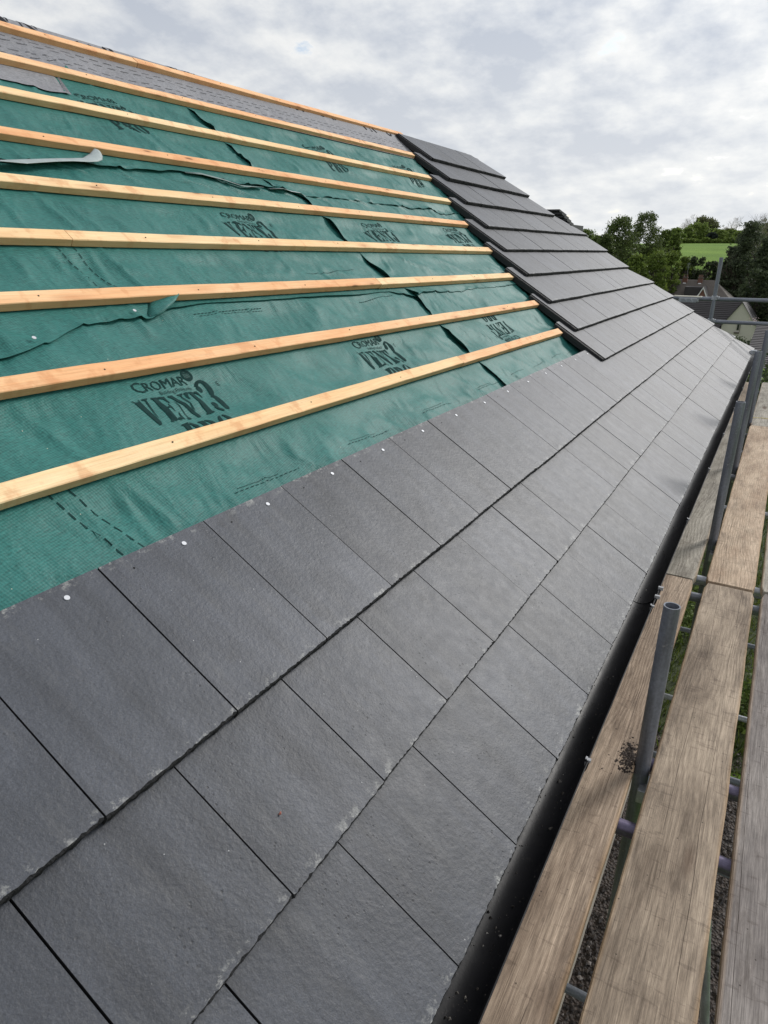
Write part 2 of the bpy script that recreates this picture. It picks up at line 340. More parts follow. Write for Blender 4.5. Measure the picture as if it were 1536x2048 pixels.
# ------------------------------------------------------------------ object helpers
def tag(o, label=None, cat=None, group=None, kind=None):
    if label: o['label'] = label
    if cat: o['category'] = cat
    if group: o['group'] = group
    if kind: o['kind'] = kind
    return o
def empty(name, loc, label, cat, group=None, rz=0):
    o = bpy.data.objects.new(name, None); o.empty_display_size = 0.2; C.objects.link(o)
    o.location = loc; o.rotation_euler = (0, 0, rz); return tag(o, label, cat, group)
def link(name, me, mats, parent=None, mw=None):
    o = bpy.data.objects.new(name, me); C.objects.link(o)
    if mats is not None and not me.materials:
        for m in (mats if isinstance(mats, (list, tuple)) else [mats]): me.materials.append(m)
    if parent: o.parent = parent
    if mw is not None: o.matrix_basis = mw
    return o
def me_from(name, V, F, mi=None, smooth=False):
    me = bpy.data.meshes.new(name); me.from_pydata([tuple(v) for v in V], [], F)
    if mi: me.polygons.foreach_set('material_index', mi)
    if smooth: me.polygons.foreach_set('use_smooth', [True] * len(me.polygons))
    me.update(); return me
def quads_np(name, P):
    """P: (n,4,3) array -> mesh of separate quads"""
    n = len(P); me = bpy.data.meshes.new(name)
    me.vertices.add(n * 4); me.vertices.foreach_set('co', np.asarray(P, dtype=np.float32).reshape(-1))
    me.loops.add(n * 4); me.loops.foreach_set('vertex_index', np.arange(n * 4, dtype=np.int32))
    me.polygons.add(n); me.polygons.foreach_set('loop_start', np.arange(0, n * 4, 4, dtype=np.int32))
    try: me.polygons.foreach_set('loop_total', np.full(n, 4, dtype=np.int32))
    except Exception: pass
    me.update(calc_edges=True); return me
class MB:
    def __init__(s): s.V = []; s.F = []; s.M = []
    def add(s, V, F, m=0):
        k = len(s.V); s.V += [tuple(v) for v in V]; s.F += [tuple(i + k for i in f) for f in F]; s.M += [m] * len(F)
    def box(s, x0, x1, y0, y1, z0, z1, m=0, mw=None):
        V = [Vector(p) for p in ((x0, y0, z0), (x1, y0, z0), (x1, y1, z0), (x0, y1, z0), (x0, y0, z1), (x1, y0, z1), (x1, y1, z1), (x0, y1, z1))]
        if mw: V = [mw @ v for v in V]
        s.add(V, [(3, 2, 1, 0), (4, 5, 6, 7), (0, 1, 5, 4), (1, 2, 6, 5), (2, 3, 7, 6), (3, 0, 4, 7)], m)
    def tube(s, a, b, r, n=12, cap=True, m=0, r2=None):
        a = Vector(a); b = Vector(b); d = (b - a).normalized(); q = d.to_track_quat('Z', 'Y'); r2 = r if r2 is None else r2
        V = []
        for c, rr in ((a, r), (b, r2)):
            for i in range(n):
                t = 2 * math.pi * i / n; V.append(c + q @ Vector((rr * math.cos(t), rr * math.sin(t), 0)))
        F = [(i, (i + 1) % n, n + (i + 1) % n, n + i) for i in range(n)]
        if cap: F += [tuple(range(n - 1, -1, -1)), tuple(range(n, 2 * n))]
        s.add(V, F, m)
    def pipe(s, a, b, r, t, n=20, m=0):
        """hollow tube, wall thickness t, ends open with rims"""
        a = Vector(a); b = Vector(b); d = (b - a).normalized(); q = d.to_track_quat('Z', 'Y'); V = []
        for c, rr in ((a, r), (b, r), (b, r - t), (a, r - t)):
            for i in range(n):
                u = 2 * math.pi * i / n; V.append(c + q @ Vector((rr * math.cos(u), rr * math.sin(u), 0)))
        F = []
        for k in range(4):
            k2 = (k + 1) % 4
            for i in range(n):
                j = (i + 1) % n; F.append((k * n + i, k * n + j, k2 * n + j, k2 * n + i))
        s.add(V, F, m)
    def build(s, name, mats, parent=None, smooth=False, mw=None):
        me = me_from(name, s.V, s.F, s.M if any(s.M) else None, smooth)
        return link(name, me, mats, parent, mw)
def auto_smooth(o, ang=40):
    me = o.data; me.polygons.foreach_set('use_smooth', [True] * len(me.polygons))
    try: me.set_sharp_from_angle(angle=rad(ang))
    except Exception: pass
    return o
RM = Matrix.Rotation(PITCH, 4, 'X')          # roof frame: x along the eave, y up the slope, z out of the roof
def roof_pt(u, v, n): return RM @ Vector((u, v, n))
def at_roof(u, v, n, rz=0.0, rx=0.0):
    return RM @ Matrix.Translation((u, v, n)) @ Matrix.Rotation(rz, 4, 'Z') @ Matrix.Rotation(rx, 4, 'X')

# ------------------------------------------------------------------ terrain
def terr(x, y=0):
    pts = [(-3000, -5.2), (0, -5.2), (18, -5.25), (40, -6.4), (92, -11.0), (150, -10.6), (175, -6.5), (215, -0.8), (290, 2.9), (372, 5.0), (520, 4.6), (900, -2), (6000, -30)]
    for (a, za), (b, zb) in zip(pts, pts[1:]):
        if a <= x <= b:
            t = (x - a) / (b - a); t = t * t * (3 - 2 * t) if b < 220 else t
            z = za + (zb - za) * t; break
    if x > 25: z += 0.5 * math.sin(y * 0.021 + 1) * min(1, (x - 25) / 60)
    return z
def build_ground():
    xs = [-400, -100, -30] + list(np.arange(-10, 40, 2.0)) + list(np.arange(40, 400, 8.0)) + [450, 520, 650, 900, 1500, 3000, 5000]
    ys = [-3000, -1200, -500, -200, -100] + list(np.arange(-60, 110, 6.0)) + [130, 180, 300, 600, 1400, 3000]
    V = [(x, y, terr(x, y)) for x in xs for y in ys]; ny = len(ys)
    F = [(i * ny + j, (i + 1) * ny + j, (i + 1) * ny + j + 1, i * ny + j + 1) for i in range(len(xs) - 1) for j in range(ny - 1)]
    me = me_from('ground', V, F, smooth=True)
    m, nt, b = mat('grass_field'); co = coords(nt)
    n1 = noise_(nt, co, 0.05, 5, 0.6); n2 = noise_(nt, co, 2.5, 6, 0.7); n3 = noise_(nt, co, 40, 4, 0.7)
    c = ramp(nt, n1, [(0.35, (0.095, 0.170, 0.024)), (0.65, (0.150, 0.240, 0.038))])
    c = mixc(nt, 1.0, c, ramp(nt, n2, [(0.3, 0.72), (0.7, 1.25)]), 'MULTIPLY'); c = mixc(nt, 1.0, c, ramp(nt, n3, [(0.3, 0.6), (0.7, 1.4)]), 'MULTIPLY')
    LK(nt, c, b.inputs['Base Color']); b.inputs['Roughness'].default_value = 0.9; b.inputs['Specular IOR Level'].default_value = 0.1
    bump(nt, b, n3, 0.6, 0.05)
    tag(link('ground', me, m), kind='structure')
    # bare soil along the foot of the house
    xs = np.arange(-6, 8.3, 0.4); ys = np.arange(-2.4, 0.6, 0.3); rr = random.Random(3)
    V = []
    for x in xs:
        for k, y in enumerate(ys):
            dx = 0.35 * math.sin(y * 3.1) + 0.2 * math.sin(y * 7.7) if x > 7.5 else 0
            V.append((x + dx, y, -5.17 + 0.03 * noise.noise(Vector((x * 2, y * 2, 0)))))
    ny = len(ys); F = [(i * ny + j, (i + 1) * ny + j, (i + 1) * ny + j + 1, i * ny + j + 1) for i in range(len(xs) - 1) for j in range(ny - 1)]
    m, nt, b = mat('dark_stony_soil'); co = coords(nt)
    vo = N(nt, 'ShaderNodeTexVoronoi'); vo.inputs['Scale'].default_value = 32; LK(nt, co, vo.inputs['Vector'])
    c = mixc(nt, noise_(nt, co, 3, 5, 0.6), (0.020, 0.014, 0.011), (0.050, 0.036, 0.028))
    c = mixc(nt, 1.0, c, ramp(nt, vo.outputs['Color'], [(0.0, 0.4), (1.0, 1.9)]), 'MULTIPLY')
    LK(nt, c, b.inputs['Base Color']); b.inputs['Roughness'].default_value = 0.7
    bump(nt, b, vo.outputs['Distance'], 1.0, 0.03)
    tag(link('soil', me_from('soil', V, F, smooth=True), m), kind='structure')
    xs = np.arange(8.0, 33, 1.0); ys = np.arange(-14, 0.6, 0.6)
    V = [(x, y, terr(x, y) + 0.012) for x in xs for y in ys]; ny = len(ys); F = [(i * ny + j, (i + 1) * ny + j, (i + 1) * ny + j + 1, i * ny + j + 1) for i in range(len(xs) - 1) for j in range(ny - 1)]
    m, nt, b = mat('rough_lawn'); co = coords(nt); n1 = noise_(nt, co, 6, 6, 0.7)
    LK(nt, ramp(nt, n1, [(0.35, (0.016, 0.024, 0.008)), (0.65, (0.055, 0.072, 0.018))]), b.inputs['Base Color']); b.inputs['Roughness'].default_value = 0.9; bump(nt, b, n1, 1.0, 0.05)
    tag(link('lawn', me_from('lawn', V, F, smooth=True), m), kind='structure')
    # pebbles on the soil
    rr = np.random.RandomState(5); n = 4200
    P = np.zeros((n, 3)); P[:, 0] = rr.uniform(2.2, 8.4, n); P[:, 1] = rr.uniform(-1.5, 0.4, n); P[:, 2] = -5.16
    octv = np.array([(1, 0, 0), (0, 1, 0), (-1, 0, 0), (0, -1, 0), (0, 0, 1)], float)
    V = []; F = []
    for i in range(n):
        sz = rr.uniform(0.008, 0.032) * np.array([1, rr.uniform(.6, 1.2), rr.uniform(.5, .9)]); a = rr.uniform(0, 6.28); c_, s_ = math.cos(a), math.sin(a)
        q = octv * sz * rr.uniform(.8, 1.2, (5, 1)); q = np.stack([q[:, 0] * c_ - q[:, 1] * s_, q[:, 0] * s_ + q[:, 1] * c_, q[:, 2]], 1) + P[i]
        k = len(V); V += q.tolist(); F += [(k, k + 1, k + 4), (k + 1, k + 2, k + 4), (k + 2, k + 3, k + 4), (k + 3, k, k + 4)]
    m, nt, b = mat('wet_pebbles'); g = N(nt, 'ShaderNodeNewGeometry')
    LK(nt, ramp(nt, g.outputs['Random Per Island'], [(0, (0.015, 0.011, 0.009)), (0.8, (0.055, 0.042, 0.034)), (1, (0.26, 0.23, 0.21))]), b.inputs['Base Color']); b.inputs['Roughness'].default_value = 0.4
    tag(link('pebbles', me_from('pebbles', V, F), m), 'small dark pebbles scattered over the bare soil below the scaffold', 'pebbles', kind='stuff')
    # grass tufts beyond the soil
    n = 15000
    x = rr.uniform(7.8, 27, n); y = rr.uniform(-3.0, 1.6, n); h = rr.uniform(0.06, 0.26, n); a = rr.uniform(0, 6.28, n); w = rr.uniform(0.008, 0.02, n)
    z = np.array([terr(q) for q in x]); lx = rr.normal(0, 0.07, n); ly = rr.normal(0, 0.07, n)
    dx = np.cos(a) * w; dy = np.sin(a) * w
    P = np.stack([np.stack([x - dx, y - dy, z], 1), np.stack([x + dx, y + dy, z], 1), np.stack([x + dx * .3 + lx, y + dy * .3 + ly, z + h], 1), np.stack([x - dx * .3 + lx, y - dy * .3 + ly, z + h], 1)], 1)
    tag(link('grass', quads_np('grass', P), leaf_mat('grass_blades', (0.03, 0.055, 0.012), (0.13, 0.16, 0.035))), 'rough green grass growing beyond the bare soil under the scaffold', 'grass', kind='stuff')
build_ground()

# ------------------------------------------------------------------ the house under construction
house = empty('house', (0, 0, -5.2), 'house with its roof half covered in flat grey tiles over green membrane', 'house')
HI = Matrix.Translation((0, 0, 5.2))
def hp(mw): return HI @ mw
URES = [9.95, 9.59, 9.20, 8.89, 8.70, 8.51, 8.11, 8.00, 7.90, 7.42, 7.31, 7.20]     # where each course meets the hip
VT = [0.002, 0.300, 0.596, 0.874, 1.152, 1.440, 1.722, 1.993, 2.270, 2.585, 2.935, 3.222]
SL = [-0.0012, -0.0016, -0.0015, -0.0011, 0.0002, -0.0018, -0.0003, 0.002, 0.003, 0.003, 0.0, 0.002]
U0 = [0.0, 0.155, 0.007, 4.196, 4.311, 4.405, 4.558, 4.677, 4.863, 5.028, 5.251, 5.408]
TW, TG, TL, TT = 0.30, 0.0034, 0.413, 0.026
TILT = -math.atan2(0.037, TL)
def tile_mesh(k, cols):
    rr = random.Random(k * 13 + cols); V = []; F = []; mi = []
    w = TW - TG
    xs = [w * i / cols for i in range(cols + 1)]
    top0 = [(x, rr.uniform(-0.0016, 0.0008), rr.uniform(-0.0060, -0.0035)) for x in xs]
    top1 = [(x, 0.0026 + rr.uniform(-.0013, .0012) + (0.0015 if rr.random() < .12 else 0), 0.0) for x in xs]
    bot0 = [(x, rr.uniform(-0.001, 0.004), -TT) for x in xs]
    V = top0 + top1 + bot0; n = cols + 1
    V += [(0, TL, 0), (w, TL, 0), (0, TL, -TT), (w, TL, -TT)]
    h0, h1, hb0, hb1 = 3 * n, 3 * n + 1, 3 * n + 2, 3 * n + 3
    for i in range(cols):
        F.append((i, i + 1, n + i + 1, n + i)); mi.append(1)
        F.append((2 * n + i, 2 * n + i + 1, i + 1, i)); mi.append(1)
    F.append(tuple([n + i for i in range(n)] + [h1, h0])); mi.append(0)
    F.append((h0, h1, hb1, hb0)); mi.append(1)
    F.append((2 * n, 0, n, h0, hb0)); mi.append(1)
    F.append((2 * n + cols, hb1, h1, n + cols, cols)); mi.append(1)
    F.append(tuple([2 * n + cols - i for i in range(n)] + [hb0, hb1])); mi.append(1)
    return me_from('roof_tile', V, F, mi)
NEAR = [tile_mesh(k, 46) for k in range(8)]; FAR = [tile_mesh(k + 20, 8) for k in range(6)]
for m_ in NEAR + FAR: m_.materials.append(M_TILE); m_.materials.append(M_TILE_EDGE)
def cut_tile(w_left, poly):
    """tile cut along the hip: poly = outline in tile coordinates (counter-clockwise)"""
    n = len(poly); V = [(x, y, 0) for x, y in poly] + [(x, y, -TT) for x, y in poly]
    F = [tuple(range(n)), tuple(range(2 * n - 1, n - 1, -1))] + [(i, n + i, n + (i + 1) % n, (i + 1) % n) for i in range(n)]
    me = me_from('roof_tile', V, F, [0, 1] + [1] * n); me.materials.append(M_TILE); me.materials.append(M_TILE_EDGE); return me
def clip(poly, a, b):
    """keep x <= a + b*y"""
    out = []
    for i in range(len(poly)):
        p, q = poly[i], poly[(i + 1) % len(poly)]; fp = a + b * p[1] - p[0]; fq = a + b * q[1] - q[0]
        if fp >= 0: out.append(p)
        if (fp >= 0) != (fq >= 0):
            t = fp / (fp - fq); out.append((p[0] + (q[0] - p[0]) * t, p[1] + (q[1] - p[1]) * t))
    return out
nb = MB(); nb.tube((0, 0, 0.0002), (0, 0, 0.0020), 0.0056, 12)
nail_me = me_from('nail', nb.V, nb.F); nail_me.materials.append(M_NAIL)
hb_ = MB(); hb_.tube((0, 0, -0.001), (0, 0, 0.0006), 0.0024, 8); hole_me = me_from('nail_hole', hb_.V, hb_.F); hole_me.materials.append(M_HOLE)
lk = MB()      # exposed underlock down the left side of an open-ended course
lk.box(-0.026, -0.001, 0.006, TL - 0.004, -TT - 0.002, -0.012); lk.box(-0.026, -0.020, 0.006, TL - 0.004, -0.012, -0.006); lk.box(-0.012, -0.008, 0.006, TL - 0.004, -0.012, -0.005)
lk.box(-0.024, 0.012, 0.004, TL - 0.02, -TT - 0.020, -TT - 0.002)
lock_me = me_from('interlock', lk.V, lk.F); lock_me.materials.append(M_LOCK)
for j in range(12):
    u0 = U0[j]; ks = range(-6, 60) if j < 3 else range(0, 60)
    for k in ks:
        u = u0 + k * TW; v = VT[j] + SL[j] * u
        uR = URES[j]
        if u >= uR - 0.02: break
        jn = min(j + 1, 11); dv = max(0.2, (VT[jn] - VT[j])) if j < 11 else 0.29
        slope = (URES[jn] - URES[j]) / dv if j < 11 else -0.40
        if j in (2, 6): slope *= 0.80
        if j == 8: slope = -0.92
        poly = [(0, 0), (TW - TG, 0), (TW - TG, TL), (0, TL)]
        n0 = R.uniform(-0.0012, 0.0012); rz = SL[j] + R.uniform(-0.0012, 0.0012); rx = TILT + R.uniform(-0.002, 0.002)
        mw = hp(at_roof(u + R.uniform(-.0007, .0007), v + R.uniform(-.0015, .0015), n0, rz, rx))
        if u + TW > uR + slope * TL:
            pc = clip(poly, uR - u, slope)
            if len(pc) < 3: continue
            t = link('roof_tile', cut_tile(0, pc), None, house, mw)
        else:
            me = R.choice(NEAR) if u < 3.2 and j < 3 else R.choice(FAR)
            t = link('roof_tile', me, None, house, mw)
        if j == 2 and u < 4.3:
            o = link('nail', nail_me, None, t, Matrix.Translation((0.204 + R.uniform(-.003, .003), TL - 0.034, 0)))
            o = link('nail_hole', hole_me, None, t, Matrix.Translation((0.062, TL - 0.036, 0)))
        if j >= 3 and k == 0:
            link('interlock', lock_me, None, t, Matrix.Identity(4))

# battens
BV = [1.2776, 1.5674, 1.8612, 2.1393, 2.4193, 2.7064, 2.9888, 3.2494, 3.5343]
BS = [-0.00955, -0.01268, -0.01388, -0.01161, -0.0049, -0.00376, 0.00387, 0.01919, 0.0314]
BR = [4.083, 4.245, 4.417, 4.568, 4.774, 4.93, 5.111, 5.292, 5.497]
BJ = [2.53, 0.42, 2.54, 1.02, 2.57, 4.35, 2.52, 4.4, 2.47]; BM = [0, 1, 1, 0, 0, 1, 0, 1, 1]; BM2 = [1, 1, 0, 0, 1, 0, 0, 1, 1]
BN, BW, BH = -0.046, 0.048, 0.025
for i in range(9):
    for a, b_, mi in ((-0.9, BJ[i] - 0.001, BM[i]), (BJ[i] + 0.001, BR[i] + 0.06, BM2[i])):
        L_ = b_ - a; nseg = max(2, int(L_ / 0.07)); rr = random.Random(i * 7 + mi); V = []; F = []
        jx = rr.uniform(-.0015, .0015)
        for s_ in range(nseg + 1):
            x = L_ * s_ / nseg; wob = 0.0012 * noise.noise(Vector((x * 4, i * 3.3, 0))); e = lambda: rr.uniform(-.0005, .0005)
            # profile, bevelled upper arrises
            for (y, z) in ((0, -BH), (0, -0.002), (-0.002, 0), (-BW + 0.002, 0), (-BW, -0.002), (-BW, -BH)):
                V.append((x, y + wob + e() + jx, z + e() + 0.0006 * math.sin(x * 3 + i)))
        for s_ in range(nseg):
            for p in range(6):
                q = (p + 1) % 6; F.append((s_ * 6 + p, s_ * 6 + q, (s_ + 1) * 6 + q, (s_ + 1) * 6 + p))
        F.append((5, 4, 3, 2, 1, 0)); k = nseg * 6; F.append((k, k + 1, k + 2, k + 3, k + 4, k + 5))
        # faces must look outward
        me = me_from('batten', V, F); bm = bmesh.new(); bm.from_mesh(me); bmesh.ops.recalc_face_normals(bm, faces=bm.faces); bm.to_mesh(me); bm.free()
        v = BV[i] + BS[i] * a
        o = link('batten', me, M_BAT[mi], house, hp(at_roof(a, v, BN, math.atan(BS[i]), 0)))
        # nails where it crosses the rafters
        for ur in [0.13 + 0.6 * q for q in range(10)]:
            if a + 0.02 < ur < b_ - 0.02:
                nn = link('nail', hole_me, None, o, Matrix.Translation((ur - a + rr.uniform(-.01, .01), -0.024 + rr.uniform(-.006, .006), 0.0008)))

# underlay sheets
def seg_interp(pts, x):
    if x <= pts[0][0]: return pts[0][1]
    for (a, ya), (b, yb) in zip(pts, pts[1:]):
        if x <= b: return ya + (yb - ya) * (x - a) / (b - a)
    return pts[-1][1]
LAP1 = [(-1, 1.60), (0.2, 1.62), (0.52, 1.65), (0.64, 1.67), (0.78, 1.72), (0.88, 1.74), (1.07, 1.735), (1.16, 1.765), (1.32, 1.78), (1.75, 1.77), (2.25, 1.755), (2.62, 1.755), (2.70, 1.73), (2.83, 1.705), (2.95, 1.725), (3.28, 1.71), (6, 1.71)]
LAP2 = [(-1, 2.52), (1.07, 2.525), (1.46, 2.575), (1.98, 2.60), (2.2, 2.60), (2.4, 2.575), (2.57, 2.55), (2.95, 2.54), (6, 2.535)]
LAP3 = [(-1, 2.9), (1.25, 3.08), (1.55, 3.12), (1.76, 3.11), (1.77, 3.255), (2.55, 3.25), (6, 3.30)]
SEAM = [(0.8, 2.79), (1.03, 2.77), (1.2, 2.755), (1.33, 2.75), (1.49, 2.765), (1.62, 2.80), (1.72, 2.84), (1.88, 2.72), (2.13, 2.735), (2.33, 2.745), (2.52, 2.745), (2.56, 2.55), (2.77, 2.54), (3.02, 2.56), (3.26, 2.55), (3.7, 2.55)]
CREASE = [((0.45, 1.50), (0.58, 1.06), .006), ((1.08, 2.38), (1.17, 1.80), .006), ((0.94, 2.31), (0.93, 2.0), .005), ((1.08, 2.07), (1.02, 1.71), .005), ((0.52, 1.23), (0.50, 1.0), .005),
          ((0.38, 1.24), (0.46, 1.03), .004), ((1.0, 2.1), (0.95, 1.75), .004), ((0.8, 1.62), (1.1, 1.30), .003), ((2.1, 2.0), (2.35, 1.8), .004), ((2.45, 1.1), (2.2, 1.35), .003), ((3.1, 2.0), (3.5, 1.8), .004), ((3.3, 1.2), (3.0, 1.05), .003),
          ((2.0, 1.1), (2.5, 1.02), .004), ((2.25, 1.3), (2.65, 1.45), .003), ((1.75, 3.55), (1.95, 3.25), .01), ((0.2, 1.9), (0.5, 2.15), .005), ((1.9, 1.95), (2.1, 2.05), .002)]
def seg_d(u, v, a, b):
    ax, ay = a; bx, by = b; t = ((u - ax) * (bx - ax) + (v - ay) * (by - ay)) / ((bx - ax) ** 2 + (by - ay) ** 2)
    t = min(1, max(0, t)); return math.hypot(u - ax - t * (bx - ax), v - ay - t * (by - ay))
def H(u, v, lift=0.0):
    raft = abs(((u - 0.13) / 0.6) % 1.0); raft = math.sin(math.pi * raft) ** 2
    vb = 9e9
    for i in range(9):
        c = BV[i] + BS[i] * u - 0.024; vb = min(vb, abs(v - c))
    free = min(1.0, max(0.0, (vb - 0.03) / 0.07)); free = free * free * (3 - 2 * free)
    n = -0.0805
    n += free * (-0.014 * raft + 0.012 * noise.noise(Vector((u * 2.6, v * 3.4, 0.3))) + 0.009 * noise.noise(Vector(((u + v * 0.8) * 9, (v - u * 0.3) * 3, 5))))
    w_ = abs(noise.noise(Vector(((u * 0.8 + v) * 5.5, (v - u) * 2.2, 7)))); n += free * 0.009 * max(0.0, 1 - w_ * 11)
    n += free * 0.0028 * noise.noise(Vector((u * 24, v * 14, 9)))
    for a, b, h in CREASE:
        d = seg_d(u, v, a, b)
        if d < 0.06: n += (0.35 + 0.65 * free) * 1.7 * h * math.exp(-(d / 0.012) ** 2)
    return min(n, -0.0725 + free * 0.014) + lift
def sheet(name, vlo, vhi, ulo, uhi, lift, material, du=0.02, nv=44, lip=0.012, leftlip=0.0, label=None):
    """vlo/vhi: functions of u; ulo/uhi: functions of v (or numbers)"""
    V = []; F = []; nu = int((5.75 + 0.9) / du)
    def vv(fn, u): return fn(u) if callable(fn) else fn
    cols = []
    for i in range(nu + 1):
        s = i / nu; row = []
        for j in range(nv + 1):
            t = j / nv; t = t ** 1.5
            # iterate u because its limits depend on v
            u = ulo if not callable(ulo) else None
            v_mid = None
            ua = ulo if not callable(ulo) else 2.75; ub = uhi if not callable(uhi) else 2.75
            u = ua + (ub - ua) * s; v = vv(vlo, u) + (vv(vhi, u) - vv(vlo, u)) * t
            if callable(ulo): ua = ulo(v)
            if callable(uhi): ub = uhi(v)
            u = ua + (ub - ua) * s; v = vv(vlo, u) + (vv(vhi, u) - vv(vlo, u)) * t
            d = v - vv(vlo, u)
            n = H(u, v, lift)
            cover = 9
            for q in range(9): cover = min(cover, abs(v - (BV[q] + BS[q] * u - 0.024)))
            fr = min(1, max(0, (cover - 0.03) / 0.05))
            if lip and d < 0.09:
                l = lip * (0.45 + 0.8 * noise.noise(Vector((u * 1.7, lift * 900, 2)))) ; l = max(0.0015, l)
                n += fr * l * math.exp(-d / 0.03)
            if leftlip:
                dl = u - ua
                if dl < 0.12:
                    l = leftlip * (0.65 + 0.7 * noise.noise(Vector((v * 4.1, 3, 2)))); n += fr * max(0.004, l) * math.exp(-dl / 0.035)
            V.append((u, v, n))
    for i in range(nu):
        for j in range(nv):
            F.append((i * (nv + 1) + j, (i + 1) * (nv + 1) + j, (i + 1) * (nv + 1) + j + 1, i * (nv + 1) + j + 1))
    o = link(name, me_from(name, V, F, smooth=True), material, house, hp(RM))
    if label: o['label'] = label
    return o
lap1 = lambda u: seg_interp(LAP1, u) + 0.003 * noise.noise(Vector((u * 9, 1, 1))); lap2 = lambda u: seg_interp(LAP2, u) + 0.004 * noise.noise(Vector((u * 8, 2, 1)))
lap3 = lambda u: seg_interp(LAP3, u); seam = lambda v: seg_interp(SEAM, v) + 0.006 * noise.noise(Vector((v * 9, 4, 4)))
seamL = lambda v: seam(v) + 0.12
shA = sheet('underlay', 0.80, lambda u: lap1(u) + 0.10, -0.9, seamL, 0.0, M_GREEN)
shA2 = sheet('underlay', 0.80, lambda u: lap1(u) + 0.10, seam, 5.75, 0.0025, M_GREEN, leftlip=0.034)
shB = sheet('underlay', lap1, lambda u: lap2(u) + 0.08, -0.9, seamL, 0.0035, M_GREEN, lip=0.022)
shB2 = sheet('underlay', lap1, lambda u: lap2(u) + 0.08, seam, 5.75, 0.0050, M_GREEN, lip=0.022, leftlip=0.030)
shC = sheet('underlay', lap2, lambda u: seg_interp([(-1, 3.3), (6, 3.4)], u), -0.9, seamL, 0.0058, M_GREEN, lip=0.020)
shC2 = sheet('underlay', lap2, lambda u: seg_interp([(-1, 3.3), (6, 3.4)], u), seam, 6.3, 0.0070, M_GREEN, lip=0.012, leftlip=0.024)
RIDGE = 3.72
# grey top sheet: up the slope, rounded over the ridge and down the other side
def grey_sheet():
    V = []; F = []; nu = 330; prof = []
    for i in range(nu + 1):
        u = -0.9 + (7.3 + 0.9) * i / nu
        lo = lap3(u); k = 0
        for j in range(27):
            t = j / 26; v = lo + (3.66 - lo) * t
            d = v - lo; n0 = H(u, v, 0.0085); k_ = min(1, max(0, (v - 3.30) / 0.25)); n = n0 * (1 - k_) + k_ * (-0.0715) + 0.004 * math.exp(-d / 0.02)
            if v > 3.58: n = n + (v - 3.58) * 0.137
            V.append((u, v, n)); k += 1
        for a in range(1, 9):       # rounded ridge
            th = (PITCH * 2) * a / 8; r = 0.05
            V.append((u, 3.66 + r * math.sin(th), -0.0605 - r * (1 - math.cos(th)) + 0.0015 * noise.noise(Vector((u * 5, a, 0))))); k += 1
        c2, s2 = math.cos(2 * PITCH), math.sin(2 * PITCH)
        V.append((u, 3.66 + 0.05 * s2 + 0.5 * c2, -0.0605 - 0.05 * (1 - c2) - 0.5 * s2)); k += 1
    for i in range(nu):
        for j in range(k - 1):
            F.append((i * k + j, (i + 1) * k + j, (i + 1) * k + j + 1, i * k + j + 1))
    o = link('underlay', me_from('underlay', V, F, smooth=True), M_GREY, house, hp(RM)); o['label'] = 'grey membrane wrapped over the ridge'
    return o
shD = grey_sheet()
# grey flap hanging below the second batten at the left and a curled edge strip
def flap(name, outline, lift, material, curl=0.0, label=None):
    """outline: list of (u, v, n_extra) pairs of bottom and top points -> strip"""
    V = []; F = []
    m_ = 7
    for (u0, v0, n0), (u1, v1, n1) in outline:
        for q in range(m_):
            t = q / (m_ - 1); u = u0 + (u1 - u0) * t; v = v0 + (v1 - v0) * t
            V.append((u, v, H(u, v, lift) + n0 + (n1 - n0) * t + curl * math.sin(math.pi * t)))
    for i in range(len(outline) - 1):
        for q in range(m_ - 1):
            F.append((i * m_ + q, (i + 1) * m_ + q, (i + 1) * m_ + q + 1, i * m_ + q + 1))
    o = link(name, me_from(name, V, F, smooth=True), material, house, hp(RM))
    s = o.modifiers.new('thickness', 'SOLIDIFY'); s.thickness = 0.0012
    if label: o['label'] = label
    return o
flap('underlay_edge', [((0.9, 2.47, .035), (0.9, 2.50, .008)), ((1.03, 2.475, .035), (1.03, 2.51, .01)), ((1.14, 2.495, .034), (1.14, 2.535, .012)), ((1.26, 2.515, .032), (1.25, 2.555, .015)), ((1.34, 2.53, .03), (1.34, 2.57, .015)),
                        ((1.42, 2.54, .03), (1.43, 2.59, .018)), ((1.47, 2.555, .034), (1.48, 2.615, .026)), ((1.505, 2.575, .036), (1.515, 2.64, .030)), ((1.525, 2.60, .03), (1.53, 2.645, .026))], 0.006, M_UNDER, 0.005, 'pale curled-up edge of the membrane')
flap('underlay_edge', [((1.96, 2.590, .010), (1.96, 2.605, .004)), ((2.06, 2.585, .014), (2.05, 2.607, .006)), ((2.2, 2.578, .018), (2.18, 2.602, .007)), ((2.32, 2.556, .015), (2.3, 2.580, .006)), ((2.45, 2.545, .007), (2.44, 2.56, .003))], 0.006, M_UNDER2, 0.004, 'pale curled-up edge of the membrane')
flap('underlay_edge', [((2.50, 2.535, .012), (2.50, 2.560, .004)), ((2.58, 2.530, .018), (2.57, 2.555, .006)), ((2.66, 2.532, .012), (2.65, 2.548, .004)), ((2.74, 2.530, .018), (2.72, 2.548, .006)), ((2.80, 2.532, .008), (2.80, 2.544, .003))], 0.006, M_UNDER, 0.004, 'pale curled-up edge of the membrane')
flap('underlay_edge', [((1.06, 1.735, .006), (1.07, 1.76, .002)), ((1.12, 1.745, .016), (1.11, 1.80, .003)), ((1.19, 1.775, .026), (1.17, 1.83, .004)), ((1.225, 1.80, .030), (1.21, 1.845, .004))], 0.006, M_GREEN, 0.004, 'green membrane corner folded up')

